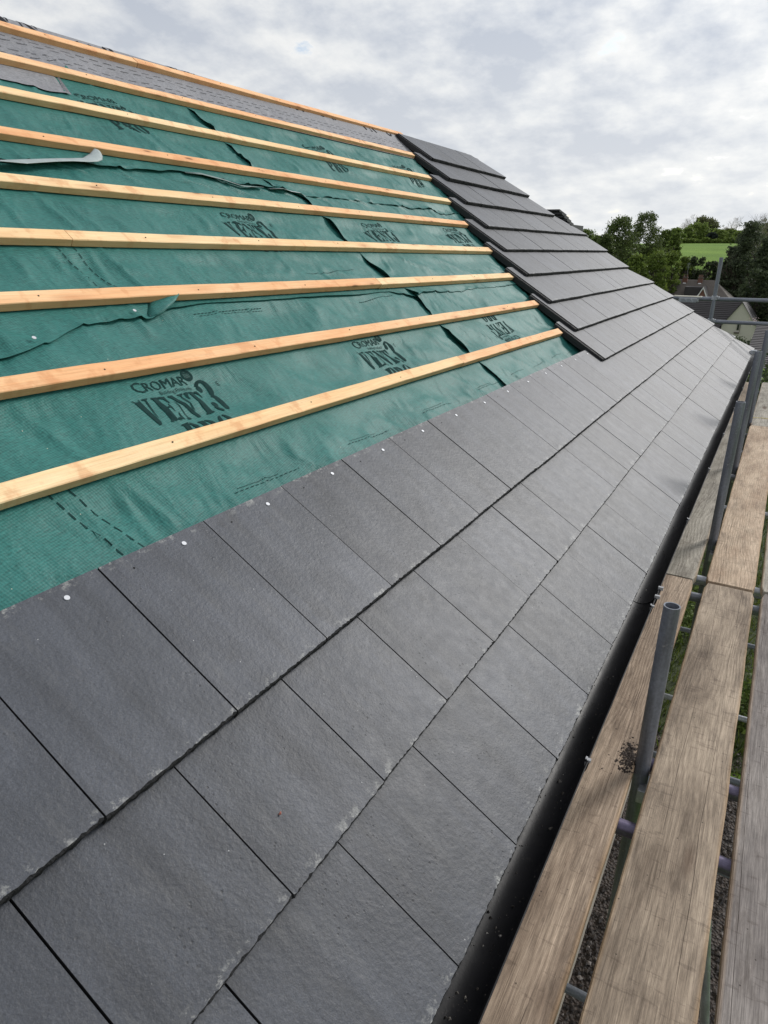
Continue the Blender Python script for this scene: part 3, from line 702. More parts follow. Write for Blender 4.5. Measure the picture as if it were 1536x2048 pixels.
# prints on the membrane
def arc(cx, cy, rx, ry, a0, a1, t, n=14, ty=None):
    """ring sector as quads"""
    ty = t if ty is None else ty; out = []
    for i in range(n):
        a, b = rad(a0 + (a1 - a0) * i / n), rad(a0 + (a1 - a0) * (i + 1) / n)
        out.append([(cx + rx * math.cos(a), cy + ry * math.sin(a)), (cx + rx * math.cos(b), cy + ry * math.sin(b)),
                    (cx + (rx - t) * math.cos(b), cy + (ry - ty) * math.sin(b)), (cx + (rx - t) * math.cos(a), cy + (ry - ty) * math.sin(a))])
    return out
LET = {
 'V': [[(-.03, 1), (.02, 1), (.10, .93), (.24, .93), (.24, 1), (.27, 1), (.40, .10), (.34, 0), (.26, 0), (.05, .93)], [(.38, 1), (.60, 1), (.60, .96), (.53, .93), (.43, .22), (.41, .30), (.47, .93), (.38, .96)]],
 'E': [[(0, 1), (.26, 1), (.26, 0), (0, 0), (0, .05), (.05, .08), (.05, .92), (0, .95)], [(.30, 1), (.60, 1), (.60, .70), (.56, .70), (.48, .90), (.30, .93)], [(.30, .54), (.40, .56), (.45, .68), (.48, .68), (.48, .34), (.45, .34), (.40, .46), (.30, .48)], [(.30, 0), (.62, 0), (.62, .30), (.58, .30), (.50, .09), (.30, .07)]],
 'N': [[(0, 1), (.20, 1), (.60, .10), (.60, 0), (.50, 0), (.10, .86), (0, .95)], [(.06, .76), (.10, .68), (.10, .08), (.17, .04), (.17, 0), (0, 0), (0, .04), (.06, .08)], [(.44, 1), (.66, 1), (.66, .96), (.59, .92), (.59, .24), (.54, .36), (.54, .92), (.44, .96)]],
 'T': [[(.20, 1), (.42, 1), (.42, .08), (.48, .05), (.48, 0), (.14, 0), (.14, .05), (.20, .08)], [(-.02, 1), (.16, 1), (.16, .94), (.08, .90), (.02, .70), (-.02, .70)], [(.46, 1), (.64, 1), (.64, .70), (.60, .70), (.54, .90), (.46, .94)]],
 'P': [[(0, 1), (.26, 1), (.26, .08), (.31, .05), (.31, 0), (0, 0), (0, .05), (.05, .08), (.05, .92), (0, .95)]] + arc(.30, .74, .30, .26, 88, -88, .17, 10, .06),
 'R': [[(0, 1), (.26, 1), (.26, .08), (.31, .05), (.31, 0), (0, 0), (0, .05), (.05, .08), (.05, .92), (0, .95)]] + arc(.30, .76, .28, .24, 88, -80, .17, 10, .06) + [[(.32, .50), (.44, .52), (.56, .42), (.58, .08), (.64, .04), (.64, 0), (.48, 0), (.42, .10), (.40, .42)]],
 'O': arc(.28, .5, .28, .5, 98, 262, .18, 12, .05) + arc(.34, .5, .28, .5, 82, -82, .18, 12, .05),
 '3': arc(.28, .90, .30, .30, 150, 20, .16, 10, .08) + arc(.28, .90, .30, .36, 20, -50, .18, 8, .08) + arc(.27, .30, .34, .40, 70, -60, .20, 12, .08) + arc(.27, .30, .32, .40, 255, 200, .16, 6, .10) + arc(.12, .26, .10, .12, 0, 360, .099, 10) + arc(.13, .93, .10, .12, 0, 360, .099, 10),
}
def word(s, x, y, w, h, gap=0.06):
    out = []
    for ch in s:
        for poly in LET[ch]: out.append([(x + px * w, y + py * h) for px, py in poly])
        x += w * (0.70 + gap) if ch != '3' else w * 0.75
    return out, x
def font_polys(txt, size, x, y):
    cu = bpy.data.curves.new('t', 'FONT'); cu.body = txt; cu.size = size; cu.resolution_u = 2
    ob = bpy.data.objects.new('t', cu); C.objects.link(ob)
    bpy.context.view_layer.update()
    me = bpy.data.meshes.new_from_object(ob.evaluated_get(bpy.context.evaluated_depsgraph_get()))
    out = [[(me.vertices[i].co.x + x, me.vertices[i].co.y + y) for i in p.vertices] for p in me.polygons]
    wd = max((v.co.x for v in me.vertices), default=0)
    bpy.data.objects.remove(ob); bpy.data.curves.remove(cu); bpy.data.meshes.remove(me)
    return out, wd
PR = []
p1, xe = word('VENT', 0, 0, 0.086, 0.095); PR += p1
p1, xe = word('3', xe - 0.004, 0.004, 0.100, 0.105); PR += p1
p1, _ = word('PRO', 0.085, -0.104, 0.086, 0.088); PR += p1
f1, w1 = font_polys('C', 0.060, 0.035, 0.118); PR += f1
f2, w2 = font_polys('ROMAR', 0.047, 0.035 + 0.040, 0.122); PR += f2
f3, _ = font_polys('Building Products', 0.018, 0.115, 0.1035); PR += f3
f4, _ = font_polys('E', 0.024, xe + 0.014, 0.098); PR += f4
cx = 0.035 + 0.040 + w2 + 0.017
PR += arc(cx, 0.152, 0.020, 0.020, 0, 360, 0.006, 20)
for q in range(-2, 3): PR.append([(cx + q * .005 - .0013, .143), (cx + q * .005 + .0013, .143), (cx + q * .005 + .0013, .160), (cx + q * .005 - .0013, .160)])
PR.append([(cx - .013, .160), (cx + .013, .160), (cx + .013, .163), (cx - .013, .163)]); PR.append([(cx - .015, .139), (cx + .015, .139), (cx + .015, .143), (cx - .015, .143)])
def print_mesh(polys, u0, v0, rot, lift, maxe=0.012, sc=1.0, hf=None):
    bm = bmesh.new(); c_, s_ = math.cos(rot), math.sin(rot)
    for poly in polys:
        vs = [bm.verts.new((x * sc, y * sc, 0)) for x, y in poly]
        try: bm.faces.new(vs)
        except Exception: pass
    bmesh.ops.triangulate(bm, faces=bm.faces)
    for _ in range(3):
        le = [e for e in bm.edges if e.calc_length() > maxe]
        if not le: break
        bmesh.ops.subdivide_edges(bm, edges=le, cuts=1); bmesh.ops.triangulate(bm, faces=bm.faces)
    for v in bm.verts:
        x, y = v.co.x, v.co.y; u = u0 + x * c_ - y * s_; w = v0 + x * s_ + y * c_
        v.co = (u, w, (hf or H)(u, w, lift))
    bm.normal_update()
    for f in bm.faces:
        if f.normal.z < 0: f.normal_flip()
    me = bpy.data.meshes.new('print'); bm.to_mesh(me); bm.free(); return me
TREE = {}
def put_print(sh, u, v, rot, lift, polys=PR, name='print', ink=M_INK):
    if sh.name not in TREE:
        me = sh.data; TREE[sh.name] = BVHTree.FromPolygons([p.co.copy() for p in me.vertices], [tuple(p.vertices) for p in me.polygons])
    bt = TREE[sh.name]
    def surf(a, b, l):
        hit = bt.ray_cast(Vector((a, b, 0.5)), Vector((0, 0, -1)))
        return (hit[0].z if hit[0] is not None else -0.08) + 0.0014 + 0.0005
    o = link(name, print_mesh(polys, u, v, rot, 0, hf=surf), ink, sh, None); o['kind'] = 'stuff'; return o
put_print(shA, 0.745, 1.335, 0.0, 0.0); put_print(shA, 1.875, 1.330, 0.0, 0.0)
put_print(shA2, 3.58, 1.425, math.pi, 0.0025); put_print(shA2, 4.72, 1.425, math.pi, 0.0025)
put_print(shB, 1.88, 2.166, 0, 0.0035); put_print(shB2, 3.03, 2.160, 0, 0.005); put_print(shB2, 4.14, 2.172, 0, 0.005)
put_print(shC, 1.74, 2.98, 0, 0.0058); put_print(shC2, 3.40, 2.975, 0, 0.007); put_print(shC2, 4.53, 2.975, 0, 0.007)
def dashes(u0, v0, u1, v1, L_=0.014, g=0.008, w=0.0022):
    d = math.hypot(u1 - u0, v1 - v0); ux, uy = (u1 - u0) / d, (v1 - v0) / d; nx, ny = -uy * w / 2, ux * w / 2; out = []; s = 0
    while s < d:
        e = min(d, s + L_); a = (u0 + ux * s, v0 + uy * s); b = (u0 + ux * e, v0 + uy * e)
        out.append([(a[0] + nx, a[1] + ny), (b[0] + nx, b[1] + ny), (b[0] - nx, b[1] - ny), (a[0] - nx, a[1] - ny)]); s += L_ + g
    return out
D1 = []
for k in range(9):
    u = 0.80 + k * 0.555
    if k in (0, 1, 2, 3): D1 += dashes(u, 1.062, u + 0.29, 1.060) + dashes(u + .02, 1.072, u + 0.2, 1.070, .004, .003)
D1 += dashes(0.36, 1.24, 0.42, 1.00, .022, .010, .0035) + dashes(0.41, 1.23, 0.475, 1.00, .022, .010, .0035)
put_print(shA, 0, 0, 0, 0.0, D1, 'dashed_line')
put_print(shA, 0, 0, 0, 0.0, dashes(1.25, 1.735, 1.62, 1.745, .012, .006, .003) + dashes(1.27, 1.725, 1.62, 1.735, .012, .006, .002) + dashes(2.3, 1.72, 2.6, 1.725, .012, .006, .003), 'dashed_line')
put_print(shB, 0, 0, 0, 0.0035, dashes(0.97, 2.08, 1.0, 1.88, .018, .008, .003) + dashes(1.03, 2.08, 1.05, 1.88, .018, .008, .003) + dashes(2.1, 1.92, 2.5, 1.925, .006, .004, .003), 'dashed_line')
D2 = []
for k in range(4):
    u = 2.95 + k * .36; D2 += dashes(u, 1.068 - .008 * (k % 2), u + .2, 1.07, .006, .004, .0022)
put_print(shA2, 0, 0, 0, 0.0025, D2, 'dashed_line')
Hgrey = lambda u, v, l: H(u, v, l) + (max(0, v - 3.58) * 0.25) + 0.004 * math.exp(-max(0, v - lap3(u)) / 0.02)
D3 = []
for v_, dv in ((3.50, 0), (3.465, .002), (3.40, 0), (3.365, .004), (3.31, .0)): D3 += dashes(-0.5 if v_ > 3.3 else 1.8, v_, 5.4, v_ + 0.02 + dv, 0.050, 0.030, 0.0028)
put_print(shD, 0, 0, 0, 0.0085 + 0.001, D3, 'dashed_line', M_INKG)
def Hridge(u, v, l):
    if v <= 3.66: return Hgrey(u, v, 0.0085) + 0.004
    s = v - 3.66; th = min(2 * PITCH, s / 0.05); return -0.0605 - 0.05 * (1 - math.cos(th)) + 0.004
BIG = []
for k in range(6):
    x = 0.72 + k * 1.02; o_ = 0.0
    for poly in word('VN', x, 3.600, 0.16, 0.17)[0]: BIG.append(poly)
    for poly in arc(x + 0.46, 3.66, .05, .05, 200, 340, .018, 8): BIG.append(poly)
    for poly in word('3', x + 0.58, 3.615, 0.11, 0.15)[0]: BIG.append(poly)
BIG = [[(x, min(y, 3.70)) for x, y in p] for p in BIG if min(y for x, y in p) < 3.69]
put_print(shD, 0, 0, 0, 0, BIG, 'print', M_INKG)
# clout nails fixing the lap
for (u, v) in ((0.63, 1.69), (1.02, 1.765), (1.55, 1.80)):
    link('nail', nail_me, None, shB, Matrix.Translation((u, v, H(u, v, 0.0035) + 0.010)))

# roof body, ridge and hip planes, walls, fascia
def roof_body():
    t = math.tan(PITCH); zr = RIDGE * math.sin(PITCH) - 0.16; yr = RIDGE * math.cos(PITCH)
    zl = lambda y: (y) * t - 0.125
    xa, xb = -8.0, 9.55
    # hip apex
    xh = 6.75
    V = [(xa, 0.03, zl(0.03)), (xb, 0.03, zl(0.03)), (xh, yr, zr), (xa, yr, zr), (xb, 2 * yr, zl(0.03)), (xa, 2 * yr, zl(0.03))]
    F = [(0, 1, 2, 3), (1, 4, 2), (3, 2, 4, 5), (0, 3, 5), (5, 4, 1, 0)]
    m = simple('roof_deck_felt', (0.02, 0.035, 0.033), 0.8)
    o = link('roof_deck', me_from('roof_deck', V, F), m, house, hp(Matrix.Identity(4)))
roof_body()
mb = MB(); mb.box(-8, 9.55, 0.30, 5.7, -5.2, -0.14)
mwall = simple('cream_render_wall', (0.42, 0.38, 0.31), 0.9, var=0.1, scale=20, bmp=0.3, bs=90)
mb.build('wall', mwall, house, mw=hp(Matrix.Identity(4)))
mb = MB(); mb.box(-8, 9.75, 0.058, 0.078, -0.235, -0.048); mb.build('fascia', simple('black_fascia', (0.02, 0.02, 0.022), 0.4), house, mw=hp(Matrix.Identity(4)))
mb = MB(); mb.box(-8, 9.75, 0.080, 0.298, -0.243, -0.232); mb.build('soffit', simple('white_soffit', (0.5, 0.5, 0.5), 0.5), house, mw=hp(Matrix.Identity(4)))

def gutter_piece(x0, x1):
    yc, zc, r, t = 0.0005, -0.040, 0.0565, 0.0025; n = 22; V = []; F = []
    xs = np.linspace(x0, x1, max(2, int((x1 - x0) / 0.5)) + 1); prof = []
    for i in range(n + 1):
        a = math.pi + math.pi * i / n; prof.append((yc + r * math.cos(a), zc + r * math.sin(a)))
    prof.append((yc + r + 0.003, zc + 0.004)); 
    prof = [(prof[0][0] - 0.003, zc + 0.004)] + prof
    inner = [(yc + (p[0] - yc) * (1 - t / r), zc + (p[1] - zc) * (1 - t / r) + 0.0006) for p in prof]
    loop = prof + inner[::-1]; m = len(loop)
    for x in xs:
        for p in loop: V.append((x, p[0], p[1]))
    for i in range(len(xs) - 1):
        for j in range(m): F.append((i * m + j, i * m + (j + 1) % m, (i + 1) * m + (j + 1) % m, (i + 1) * m + j))
    F.append(tuple(range(m))); F.append(tuple((len(xs) - 1) * m + m - 1 - j for j in range(m)))
    me = me_from('gutter', V, F); bm = bmesh.new(); bm.from_mesh(me); bmesh.ops.recalc_face_normals(bm, faces=bm.faces); bm.to_mesh(me); bm.free()
    return me
for a, b_ in ((-6, 2.028), (2.032, 6.03), (6.034, 9.9)):
    g = auto_smooth(link('gutter', gutter_piece(a, b_), M_GUT, house, hp(Matrix.Identity(4))), 50)
    g['label'] = 'black half-round gutter length'
def arc_band(x0, x1, r0, r1, a0=180, a1=360):
    yc, zc = 0.0005, -0.040; V = []; F = []; n = 16
    for x in (x0, x1):
        for i in range(n + 1):
            a = rad(a0 + (a1 - a0) * i / n)
            V.append((x, yc + r0 * math.cos(a), zc + r0 * math.sin(a))); V.append((x, yc + r1 * math.cos(a), zc + r1 * math.sin(a)))
    m = 2 * (n + 1)
    for i in range(n):
        k = 2 * i
        F += [(k, k + 2, k + 3, k + 1), (m + k, m + k + 1, m + k + 3, m + k + 2), (k, m + k, m + k + 2, k + 2), (k + 1, k + 3, m + k + 3, m + k + 1)]
    F += [(0, 1, m + 1, m), (m - 2, 2 * m - 2, 2 * m - 1, m - 1)]
    return V, F
M_CLIP = simple('glint_pale_clip_plastic', (0.33, 0.33, 0.34), 0.35, var=0.3, scale=80)  # pale base colour paints in the specular glint on the gutter clips
for i, x in enumerate([-0.92, 0.02, 0.98, 1.91, 2.91, 3.86, 4.83, 5.83, 6.87, 7.9, 8.9, 9.6]):
    mb = MB(); V, F = arc_band(x - 0.012, x + 0.012, 0.0565, 0.0605); mb.add(V, F)
    bk = mb.build('bracket', M_GUT, house, mw=hp(Matrix.Identity(4)))
    mb = MB(); mb.box(x - 0.005, x + 0.005, -0.0635, -0.050, -0.040, -0.033); mb.box(x - 0.005, x + 0.005, -0.0545, -0.0500, -0.052, -0.030)
    mb.build('clip', M_CLIP, bk)
mb = MB(); V, F = arc_band(2.03 - 0.05, 2.03 + 0.05, 0.0562, 0.0635); mb.add(V, F); V, F = arc_band(2.03 - 0.012, 2.03 + 0.012, 0.0515, 0.0535, 190, 352); mb.add(V, F)
un = mb.build('gutter_union', M_GUT, house, mw=hp(Matrix.Identity(4)))
for xx in (1.99, 2.07):
    mb = MB(); mb.box(xx - 0.006, xx + 0.006, -0.070, -0.052, -0.041, -0.028); mb.build('clip', M_CLIP, un)

# grit in the gutter
rr = np.random.RandomState(11); V = []; F = []
octv = np.array([(1, 0, 0), (0, 1, 0), (-1, 0, 0), (0, -1, 0), (0, 0, 1), (0, 0, -1)], float)
for i in range(420):
    x = 0.1 + 4.5 * rr.rand() ** 1.6; a = rad(rr.normal(285, 22)); a = min(max(a, rad(215)), rad(335)); r = 0.0533
    p = np.array([x, 0.0005 - r * math.cos(a) * 1.0 if False else 0.0005 + r * math.cos(math.pi * 3 - a), -0.040 + r * math.sin(a)])
    s = abs(rr.normal(0, 0.0016)) + 0.0005; q = octv * s * rr.uniform(.5, 1.4, (6, 1)) + p; k = len(V); V += q.tolist()
    F += [(k, k + 1, k + 4), (k + 1, k + 2, k + 4), (k + 2, k + 3, k + 4), (k + 3, k, k + 4)]
m, nt, b = mat('gutter_grit'); g = N(nt, 'ShaderNodeNewGeometry')
LK(nt, ramp(nt, g.outputs['Random Per Island'], [(0, (0.02, 0.018, 0.016)), (0.85, (0.08, 0.07, 0.06)), (1, (0.35, 0.33, 0.30))]), b.inputs['Base Color'])
tag(link('grit', me_from('grit', V, F), m), 'dust and small grit lying in the black gutter', 'grit', kind='stuff')

# stack of tiles resting on the far hip slope
def hip_stack():
    st = empty('tile_stack', (7.72, 2.42, 1.46), 'short stack of dark tiles standing behind the far hip edge', 'tile stack', rz=0.0)
    for k in range(5):
        mb = MB(); mb.box(0, 0.30, -0.40 + 0.04 * k, 0.0 + 0.02 * k, 0, 0.021, mw=Matrix.Translation((0.028 * k, 0, 0.035 * k)) @ Matrix.Rotation(rad(8), 4, 'Y'))
        mb.build('tile', M_LOCK, st)
    mb = MB(); mb.box(-0.02, 0.50, -0.43, 0.08, -0.16, -0.005); mb.build('timber_support', M_LOCK, st)
hip_stack()

# ------------------------------------------------------------------ scaffold
BZ = -0.400; BT = 0.038
scaf = empty('scaffold', (4, -0.5, -5.2), 'grey steel tube scaffold standing along the eave', 'scaffold')
SI = Matrix.Translation((-4, 0.5, 5.2))
def tubeobj(name, a, b, r=0.02415, m=None, seg=24):
    mb = MB(); a = Vector(a); b = Vector(b); L_ = (b - a).length; q = (b - a).normalized().to_track_quat('Z', 'Y')
    mb.pipe((0, 0, 0), (0, 0, L_), r, 0.0042, seg)
    o = mb.build(name, m or M_STEEL, scaf, mw=SI @ Matrix.Translation(a) @ q.to_matrix().to_4x4())
    return auto_smooth(o, 50)
YS = -0.150
for x, zt in ((1.49, 0.192), (3.66, 0.418), (5.36, 0.492), (7.10, 0.49), (-0.75, 0.2)):
    tubeobj('standard', (x, YS - (0.008 if x > 3 else 0) - (0.008 if x > 7 else 0), -5.2), (x, YS - (0.008 if x > 3 else 0) - (0.008 if x > 7 else 0), zt))
    mb = MB(); mb.box(-0.075, 0.075, -0.075, 0.075, 0, 0.006); mb.build('base_plate', M_STEEL, scaf, mw=SI @ Matrix.Translation((x, YS, -5.19)))
for x in (-0.75, 1.45, 3.6, 5.4, 7.1, 8.8, 10.3): tubeobj('standard', (x, -1.42, -5.2), (x, -1.42, 0.75))
for i, x in enumerate((-0.9, 0.28, 1.25, 1.58, 2.96, 3.19, 4.45, 5.25, 6.05, 6.75, 7.35, 8.3, 9.2)):
    tubeobj('transom', (x, 0.12 if i % 2 else 0.10, BZ - BT - 0.0245), (x + R.uniform(-.03, .03), -1.5, BZ - BT - 0.0245), m=M_PURPLE if i in (2, 3) else (M_STEEL2 if i in (5, 6, 8) else M_STEEL))
for y, z in ((-0.205, -0.487), (-1.365, -0.487), (-0.205, -2.48), (-1.365, -2.48)): tubeobj('ledger', (-3, y, z - 0.0), (9.6, y, z))
for x in (1.0, 2.1, 3.3, 4.2, 5.02, 6.3, 7.5): tubeobj('transom', (x, 0.18, -2.43), (x, -1.5, -2.43), m=M_STEEL2 if x in (1.0, 5.02) else M_STEEL)
tubeobj('brace', (1.72, -0.40, -0.9), (3.6, -0.9, -5.1), m=M_STEEL2)
tubeobj('brace', (2.2, -0.30, -2.4), (5.6, -0.30, -5.1))
for z in (0.35, 0.75): tubeobj('guard_rail', (-3, -1.47, z), (10.6, -1.47, z))
# far end frame with its guard rails
tubeobj('standard', (9.62, 0.562, -5.2), (9.62, 0.562, 1.122))
tubeobj('guard_rail', (9.66, 2.6, 0.600), (9.66, -1.6, 0.632), m=M_STEEL); tubeobj('guard_rail', (9.66, 2.4, 0.318), (9.66, -1.6, 0.350), m=M_STEEL)
def coupler(loc, rot=(0, 0, 0), m=None):
    mb = MB(); mb.box(-0.034, 0.034, -0.034, 0.034, -0.025, 0.025); mb.box(0.034, 0.060, -0.018, 0.018, -0.02, 0.02); mb.box(-0.02, 0.02, -0.06, -0.034, -0.02, 0.02)
    mb.tube((0.045, -0.05, 0), (0.045, 0.05, 0), 0.007, 8); mb.tube((-0.05, -0.045, 0), (0.05, -0.045, 0), 0.007, 8)
    o = mb.build('coupler', m or M_STEEL2, scaf, mw=SI @ Matrix.Translation(loc) @ Matrix.Rotation(rot[2], 4, 'Z'))
    bv = o.modifiers.new('bevel', 'BEVEL'); bv.width = 0.006; bv.segments = 2
for loc in ((9.63, 0.562, 0.63), (9.63, 0.562, 0.345), (1.47, -0.185, -0.487), (3.62, -0.19, -0.487), (5.3, -0.19, -0.487), (7.1, -0.19, -0.487), (9.3, -0.02, 0.02), (3.6, -1.40, -0.487), (1.45, -1.40, 0.35), (5.4, -1.4, 0.35)): coupler(loc)
coupler((9.45, 0.86, 0.60)); coupler((9.45, 0.93, 0.60)); coupler((9.45, 0.79, 0.60))
mb = MB(); mb.box(9.44, 9.50, 0.70, 1.03, 0.640, 0.652); mb.build('toe_board_clip', simple('cream_painted_strip', (0.7, 0.66, 0.55), 0.6), scaf, mw=SI)

def board(x0, x1, yc, mi, label, dz=0.0, tilt=0.0, rz=0.0):
    L_ = x1 - x0; w = 0.225; n = max(4, int(L_ / 0.06)); rr = random.Random(int(x0 * 100 + yc * 977)); V = []; F = []
    lo = noise.noise(Vector((x0, yc, 0)))
    for i in range(n + 1):
        x = L_ * i / n; endc = 0.010 * max(0, 1 - min(x, L_ - x) / 0.03)
        wl = 0.0022 * noise.noise(Vector((x * 3.1, yc * 9, 1))) + rr.uniform(-.0006, .0006); wr = 0.0022 * noise.noise(Vector((x * 3.3, yc * 9, 7))) + rr.uniform(-.0006, .0006)
        zz = 0.002 * math.sin(x * 1.3 + lo * 5) + rr.uniform(-.0003, .0003)
        for (y, z) in ((0 + endc, -BT), (0 + endc, -0.004), (0.004 + endc, 0), (w / 2, 0.0008), (w - 0.004 - endc, 0), (w - endc, -0.004), (w - endc, -BT)):
            V.append((x, y + (wl if y < w / 2 else wr), z + zz))
    k = 7
    for i in range(n):
        for p in range(k): F.append((i * k + p, (i + 1) * k + p, (i + 1) * k + (p + 1) % k, i * k + (p + 1) % k))
    F.append(tuple(range(k))); F.append(tuple(n * k + k - 1 - p for p in range(k)))
    me = me_from('scaffold_board', V, F); bm = bmesh.new(); bm.from_mesh(me); bmesh.ops.recalc_face_normals(bm, faces=bm.faces); bm.to_mesh(me); bm.free()
    o = link('scaffold_board', me, M_BOARDS[mi], None, Matrix.Translation((x0, yc - w / 2, BZ + dz)) @ Matrix.Rotation(rz, 4, 'Z'))
    return tag(o, label, 'scaffold board', 'boards laid along the scaffold beside the gutter')
board(-0.9, 3.030, -0.0165, 0, 'brown board in the foreground directly beside the gutter, spotted with mud')
board(3.040, 6.94, -0.0190, 4, 'pale grey cracked board beside the gutter, beyond the first board joint')
board(6.95, 9.6, -0.016, 1, 'farthest board beside the gutter, half hidden by the upright tubes')
board(-0.9, 3.033, -0.2885, 1, 'greyish board in the foreground second from the gutter, with a long split', rz=-0.0015)
board(3.052, 6.95, -0.2930, 2, 'orange-toned clean board second from the gutter', dz=0.002)
board(6.965, 9.7, -0.293, 4, 'pale board second from the gutter at the far end with a yellow strap on it')
board(-0.9, 3.05, -0.5500, 3, 'purplish grey board in the foreground at the bottom right corner')
board(3.075, 6.98, -0.545, 4, 'pale board third from the gutter beyond the joint, at the right edge')
board(-0.9, 3.06, -0.79, 1, 'grey board fourth from the gutter, outside the third'); board(3.07, 7.0, -0.785, 0, 'brown board fourth from the gutter beyond the joint')
board(-0.9, 3.06, -1.03, 0, 'brown board fifth from the gutter near the outer tubes'); board(3.07, 7.0, -1.03, 1, 'grey board fifth from the gutter beyond the joint')
board(7.0, 9.7, -0.545, 0, 'far brown board third from the gutter')
mb = MB(); mb.box(-0.08, 0.08, -0.006, 0.006, 0, 0.0015); mb.box(0.06, 0.13, -0.005, 0.005, 0.0, 0.0015, mw=Matrix.Rotation(0.5, 4, 'Z') @ Matrix.Translation((0.02, -0.03, 0.001)))
tag(mb.build('strap', simple('yellow_plastic_strap', (0.55, 0.42, 0.03), 0.5), mw=Matrix.Translation((7.35, -0.335, BZ + 0.003)) @ Matrix.Rotation(1.5, 4, 'Z')), 'thin yellow strap lying on the far pale board', 'strap')

# mud clumps and bits on the nearest board
def crumbs(name, cx, cy, n, sx, sy, s, z, label, col, seed):
    rr = np.random.RandomState(seed); V = []; F = []
    for i in range(n):
        p = np.array([rr.normal(cx, sx), rr.normal(cy, sy), z]); sz = abs(rr.normal(0, s)) + s * .4
        q = octv * sz * rr.uniform(.5, 1.4, (6, 1)) * np.array([1.3, 1, .45]) + p; k = len(V); V += q.tolist()
        F += [(k, k + 1, k + 4), (k + 1, k + 2, k + 4), (k + 2, k + 3, k + 4), (k + 3, k, k + 4)]
    tag(link(name, me_from(name, V, F), simple(name + '_mat', col, 0.9, var=0.4, scale=60)), label, 'dirt', kind='stuff')
crumbs('mud', 1.50, -0.102, 620, 0.035, 0.013, 0.0030, BZ + 0.001, 'dark crumbled mud on the board beside the nearest upright tube', (0.035, 0.024, 0.018), 1)
crumbs('mud', 1.38, -0.060, 50, 0.06, 0.03, 0.0018, BZ + 0.001, 'loose specks of mud on the brown board beside the gutter', (0.03, 0.022, 0.018), 2)
crumbs('shavings', 1.45, -0.30, 30, 0.20, 0.05, 0.0016, BZ + 0.001, 'pale wood crumbs on the second board', (0.6, 0.5, 0.38), 3)
mb = MB(); mb.add([(0, 0, 0.002), (0.012, 0.004, 0.004), (0.016, 0.0, 0.002), (0.006, -0.006, 0.006), (0.006, -0.002, 0.009)], [(0, 1, 4), (1, 2, 4), (2, 3, 4), (3, 0, 4)])
bit = mb.build('stone_chip', simple('red_chip', (0.30, 0.10, 0.07), 0.6), mw=RM @ Matrix.Translation((0.232, 0.408, -0.0085)) @ Matrix.Scale(0.55, 4)); tag(bit, 'tiny red chip lying on a grey tile', 'stone chip')

# ------------------------------------------------------------------ neighbouring houses
def roof_courses(name, P0, P1, Q1, Q0, n, mat_, parent, step=0.03):
    """stepped tile courses between eave P0-P1 and ridge Q0-Q1"""
    P0, P1, Q0, Q1 = map(Vector, (P0, P1, Q0, Q1)); nr = (P1 - P0).cross(Q0 - P0).normalized()
    if nr.z < 0: nr = -nr
    V = []; F = []
    for i in range(n):
        a, b = i / n, (i + 1) / n
        A, B = P0.lerp(Q0, a), P1.lerp(Q1, a); C_, D = P0.lerp(Q0, b), P1.lerp(Q1, b)
        k = len(V); V += [A + nr * step, B + nr * step, D, C_, A, B]; F += [(k, k + 1, k + 2, k + 3), (k + 4, k + 5, k + 1, k)]
    return link(name, me_from(name, V, F), mat_, parent)
def brickmat(name, col):
    m, nt, b = mat(name); t = N(nt, 'ShaderNodeTexBrick'); co = coords(nt); LK(nt, mapping(nt, co, rot=(rad(90), 0, rad(90))), t.inputs[0])
    t.inputs['Scale'].default_value = 1; t.inputs['Brick Width'].default_value = 0.225; t.inputs['Row Height'].default_value = 0.075; t.inputs['Mortar Size'].default_value = 0.01
    t.inputs['Color1'].default_value = (*col, 1); t.inputs['Color2'].default_value = (col[0] * .7, col[1] * .7, col[2] * .7, 1); t.inputs['Mortar'].default_value = (.3, .27, .24, 1)
    LK(nt, t.outputs[0], b.inputs['Base Color']); b.inputs['Roughness'].default_value = 0.9; return m
M_BRICK = brickmat('red_brick', (0.20, 0.085, 0.060))
M_ROOF_D = simple('dark_brown_roof_tiles', (0.045, 0.040, 0.042), 0.75, var=0.35, scale=1.5)
M_ROOF_G = simple('weathered_grey_brown_tiles', (0.115, 0.098, 0.085), 0.85, var=0.3, scale=1.2)
M_REND = simple('pale_rendered_wall', (0.47, 0.44, 0.40), 0.9, var=0.12, scale=1.3)
M_WHITE = simple('white_painted_trim', (0.75, 0.75, 0.75), 0.5, var=0.05)
M_GLASS = simple('dark_window_glass', (0.02, 0.025, 0.03), 0.08)

# house 2: red brick, hipped grey roof, chimneys, small front gable (in its own frame: x = along the ridge to the right, y = away)
h2 = empty('brick_house', (136.7, 15.2, -11.0), 'red brick house with grey tiled roof, two chimneys and a white-edged front gable', 'house', 'houses in the valley beyond the scaffold')
